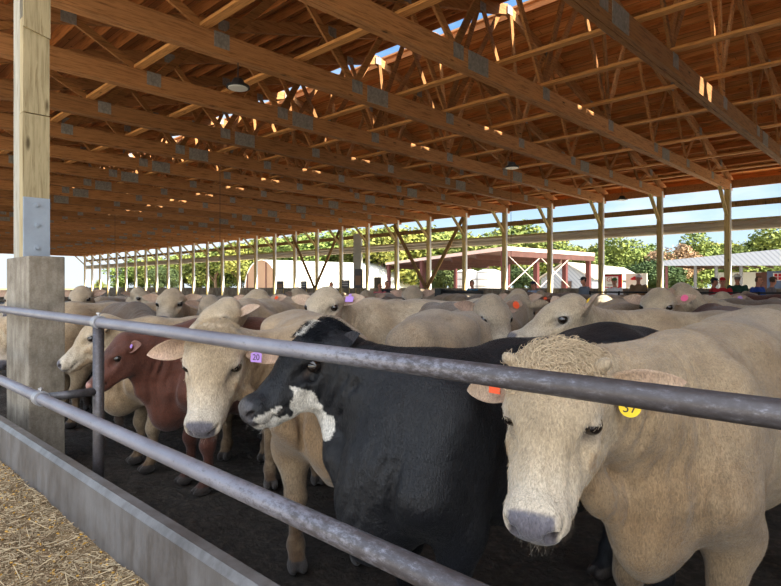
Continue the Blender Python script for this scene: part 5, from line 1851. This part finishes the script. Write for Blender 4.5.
def person(px, ytop, d, yaw, shirt, pants, hair, lab, cap=None, brim=0.0, h=0.018, skin=rgb(196, 138, 112), lean=0.0, headturn=0.0, armup=0.0, beard=False, z0=0.0):
    """standing figure; yaw is the way it faces, hidden below by the fence and cattle but complete"""
    p = P(px, 287, d)
    top = H + (HY - ytop) / F * d - z0
    k = top / 1.80
    Fd = Field((-0.42, -0.42, 0.0), (0.45, 0.42, 1.84), h)
    Yv = np.array((0, 1.0, 0))
    lx = lean
    for s in (-1, 1):
        Fd.cone((0, s * 0.10, 0.92), (0.01, s * 0.10, 0.50), 0.095, 0.068, k=0.04)
        Fd.cone((0.01, s * 0.10, 0.50), (-0.01, s * 0.10, 0.09), 0.066, 0.045, k=0.02)
        Fd.cone((-0.03, s * 0.105, 0.045), (0.16, s * 0.115, 0.035), 0.045, 0.038, k=0.03)
        sh = (lx * 0.9, s * 0.19, 1.42)
        el = (lx * 0.6 + 0.02, s * 0.25, 1.12)
        ha = (0.26, s * (0.16), 1.08 + armup)
        Fd.cone(sh, el, 0.062, 0.048, k=0.04)
        Fd.cone(el, ha, 0.045, 0.033, k=0.02)
        ha = np.array(ha)
        Fd.ell(ha + (0.05, 0, 0), (0.05, 0.022, 0.042), k=0.02)
        for j in range(4):
            Fd.cone(ha + (0.085, 0, 0.025 - 0.018 * j), ha + (0.13 - 0.008 * abs(j - 1), -s * 0.02, 0.018 - 0.018 * j), 0.010, 0.008, k=0.006)
        Fd.cone(ha + (0.05, -s * 0.01, 0.035), ha + (0.09, -s * 0.035, 0.055), 0.011, 0.009, k=0.008)
    Fd.cone((0, 0, 0.96), (lx * 0.5, 0, 1.14), 0.125, 0.125, k=0.05, lat=Yv, sc=1.28)
    Fd.cone((lx * 0.5, 0, 1.14), (lx, 0, 1.36), 0.125, 0.115, k=0.05, lat=Yv, sc=1.45)
    Fd.cone((lx, 0.0, 1.42), (lx + 0.02, 0, 1.54), 0.06, 0.055, k=0.05)
    hc = np.array((lx + 0.035, 0, 1.66))
    ct, st_ = math.cos(headturn), math.sin(headturn)
    Rh = np.array(((ct, st_, 0), (-st_, ct, 0), (0, 0, 1)))
    def hh(v): return hc + np.array(v) @ Rh
    Fd.ell(hh((0, 0, 0.02)), (0.095, 0.075, 0.115), R=Rh, k=0.02)
    Fd.ell(hh((0.035, 0, -0.055)), (0.06, 0.052, 0.062), R=Rh, k=0.03)
    Fd.cone(hh((0.088, 0, 0.02)), hh((0.112, 0, -0.022)), 0.010, 0.017, k=0.015)
    for s in (-1, 1):
        Fd.ell(hh((0.0, s * 0.078, -0.005)), (0.022, 0.012, 0.032), R=Rh, k=0.008)
        Fd.ell(hh((0.092, s * 0.032, 0.018)), (0.014, 0.016, 0.010), R=Rh, k=0.01, cut=True)
    Fd.cone(hh((0.098, -0.02, -0.058)), hh((0.098, 0.02, -0.058)), 0.004, 0.004, k=0.006, cut=True)
    v, q_ = Fd.mesh()
    z_ = v[:, 2]
    col = np.tile(np.array(pants, float), (len(v), 1))
    col[z_ < 0.085] = rgb(60, 44, 34)
    rad = np.hypot(v[:, 0] - lx, v[:, 1])
    col[z_ > 0.96] = shirt
    arm = (v[:, 0] > 0.13) & (z_ < 1.35) & (z_ > 0.9)
    col[arm] = skin
    neck = (z_ > 1.475) & (np.hypot(v[:, 0] - lx, v[:, 1]) < 0.16)
    col[neck] = skin
    rel = (v - hc) @ Rh.T
    hairm = (z_ > 1.54) & ((rel[:, 2] > 0.075) | ((rel[:, 0] < 0.01) & (rel[:, 2] > -0.03)) )
    col[hairm] = hair
    eye = (np.abs(rel[:, 2] - 0.018) < 0.010) & (np.abs(np.abs(rel[:, 1]) - 0.032) < 0.014) & (rel[:, 0] > 0.05)
    col[eye] = (0.04, 0.03, 0.03)
    mo = (np.abs(rel[:, 2] + 0.058) < 0.007) & (np.abs(rel[:, 1]) < 0.024) & (rel[:, 0] > 0.06)
    col[mo] = rgb(150, 80, 72)
    if beard: col[(z_ > 1.54) & (rel[:, 2] < -0.035) & (rel[:, 0] > 0.03)] = rgb(110, 80, 60)
    me = bpy.data.meshes.new('person')
    me.from_pydata([tuple(x) for x in v], [], [tuple(x) for x in q_])
    me.polygons.foreach_set('use_smooth', [True] * len(me.polygons))
    a2 = me.color_attributes.new('coat', 'FLOAT_COLOR', 'POINT')
    a2.data.foreach_set('color', np.concatenate([col, np.ones((len(v), 1))], 1).astype(np.float32).ravel())
    me.materials.append(M_FIG)
    o = link('person', me)
    o.location = (p.x, p.y, z0); o.rotation_euler = (0, 0, yaw); o.scale = (k, k, k)
    if cap is not None:
        cb_ = bmesh.new()
        bmesh.ops.create_uvsphere(cb_, u_segments=20, v_segments=12, radius=1.0)
        bmesh.ops.delete(cb_, geom=[x for x in cb_.verts if x.co.z < -0.05], context='VERTS')
        for x in cb_.verts: x.co = Vector((x.co.x * 0.106, x.co.y * 0.086, x.co.z * 0.085))
        mc = bpy.data.meshes.new('cap'); 
        # bill: a curved solid plate
        n0 = []
        for lvl in (0, -0.008):
            row = []
            for j in range(9):
                a3 = -1.1 + 2.2 * j / 8
                row.append((cb_.verts.new((0.098 * math.cos(a3), 0.080 * math.sin(a3), lvl)), cb_.verts.new(((0.10 + 0.075 * max(0, math.cos(a3)) ** 0.6) * math.cos(a3), 0.088 * math.sin(a3), lvl - 0.012))))
            n0.append(row)
        for j in range(8):
            for lv in (0, 1):
                f_ = [n0[lv][j][0], n0[lv][j][1], n0[lv][j + 1][1], n0[lv][j + 1][0]]
                cb_.faces.new(f_ if lv == 0 else f_[::-1])
            cb_.faces.new([n0[0][j][1], n0[1][j][1], n0[1][j + 1][1], n0[0][j + 1][1]])
        if brim:
            n1b = 24
            rr_ = [[cb_.verts.new((math.cos(6.2832 * j / n1b) * r0, math.sin(6.2832 * j / n1b) * r0 * 0.9, zz)) for j in range(n1b)] for r0, zz in ((0.09, 0.0), (0.105 + brim, 0.005), (0.105 + brim, -0.003), (0.09, -0.01))]
            for a4 in range(3):
                for j in range(n1b): cb_.faces.new([rr_[a4][j], rr_[a4][(j + 1) % n1b], rr_[a4 + 1][(j + 1) % n1b], rr_[a4 + 1][j]])
        for f_ in cb_.faces: f_.smooth = True
        cb_.to_mesh(mc); cb_.free()
        c_o = link('cap', mc, plain('cap_cloth', cap, rough=0.8, nscale=8, var=0.08), o)
        c_o.location = Vector(tuple(hc)) + Vector((0, 0, 0.055)); c_o.rotation_euler = (0, 0, headturn)
    tag(o, lab, 'person', 'people behind the pens')
    return o


JEANS = rgb(56, 66, 90)
toC = math.atan2(-V_[1], -V_[0])      # facing the camera
people = [
    (713, 277.5, 17.5, toC + 1.0, rgb(150, 40, 44), rgb(66, 40, 26), rgb(40, 36, 40), 'person in a dark red top and dark cap with blue bill, at the pen fence', rgb(34, 44, 60), 0),
    (722.5, 277.0, 17.0, toC - 0.5, rgb(176, 30, 44), rgb(90, 60, 40), rgb(60, 40, 30), 'person in a bright red shirt and red cap', rgb(196, 40, 50), 0),
    (737.5, 273.5, 17.3, toC + 2.6, rgb(32, 70, 56), JEANS, rgb(120, 110, 100), 'person in a dark green shirt and pale brimmed hat, back turned', rgb(222, 220, 210), 0.05),
    (757.5, 275.8, 17.0, toC + 0.3, rgb(30, 70, 156), JEANS, rgb(96, 72, 52), 'person in a blue shirt with bare head', None, 0),
    (771.5, 276.5, 17.5, toC + 1.2, rgb(120, 118, 122), JEANS, rgb(72, 58, 46), 'person in a grey shirt and brown cap at the right edge', rgb(92, 76, 62), 0),
    (584.5, 276.5, 19.0, toC - 1.3, rgb(112, 122, 136), JEANS, rgb(50, 40, 34), 'person in a grey-blue shirt and dark cap, looking left', rgb(48, 48, 54), 0),
    (615, 277.5, 19.0, toC - 0.8, rgb(222, 224, 228), JEANS, rgb(90, 70, 50), 'person in a white shirt and green cap before the red banner', rgb(76, 124, 66), 0),
    (638.5, 274.0, 19.2, toC - 0.6, rgb(126, 104, 76), rgb(84, 76, 60), rgb(80, 60, 46), 'person in a tan vest and pale cap before the pale banner', rgb(226, 224, 220), 0),
    (472.5, 279.5, 19.3, toC - 0.9, rgb(48, 132, 176), JEANS, rgb(40, 30, 24), 'young dark-haired person in a bright blue shirt by the far posts', None, 0),
    (534, 281.0, 19.3, toC - 0.8, rgb(150, 170, 200), JEANS, rgb(40, 36, 34), 'person in a pale blue shirt and navy cap', rgb(34, 46, 80), 0),
    (331, 281.5, 20.8, toC + 0.4, rgb(70, 100, 150), JEANS, rgb(80, 60, 44), 'tiny person in a blue shirt inside the further V brace', None, 0),
    (386, 280.5, 20.8, toC + 0.9, rgb(46, 52, 60), JEANS, rgb(40, 32, 28), 'tiny dark-clothed person beside the dark board', None, 0),
    (380, 283.0, 20.4, toC, rgb(210, 120, 130), JEANS, rgb(150, 110, 70), 'tiny person in a pink top beside the dark board', None, 0),
]
for px, yt, d, yaw, sh_, pa_, ha_, lab, cap_, br_ in people:
    person(px, yt, d, yaw, sh_, pa_, ha_, lab, cap=cap_, brim=br_, h=0.02, headturn=rt.uniform(-0.5, 0.5))
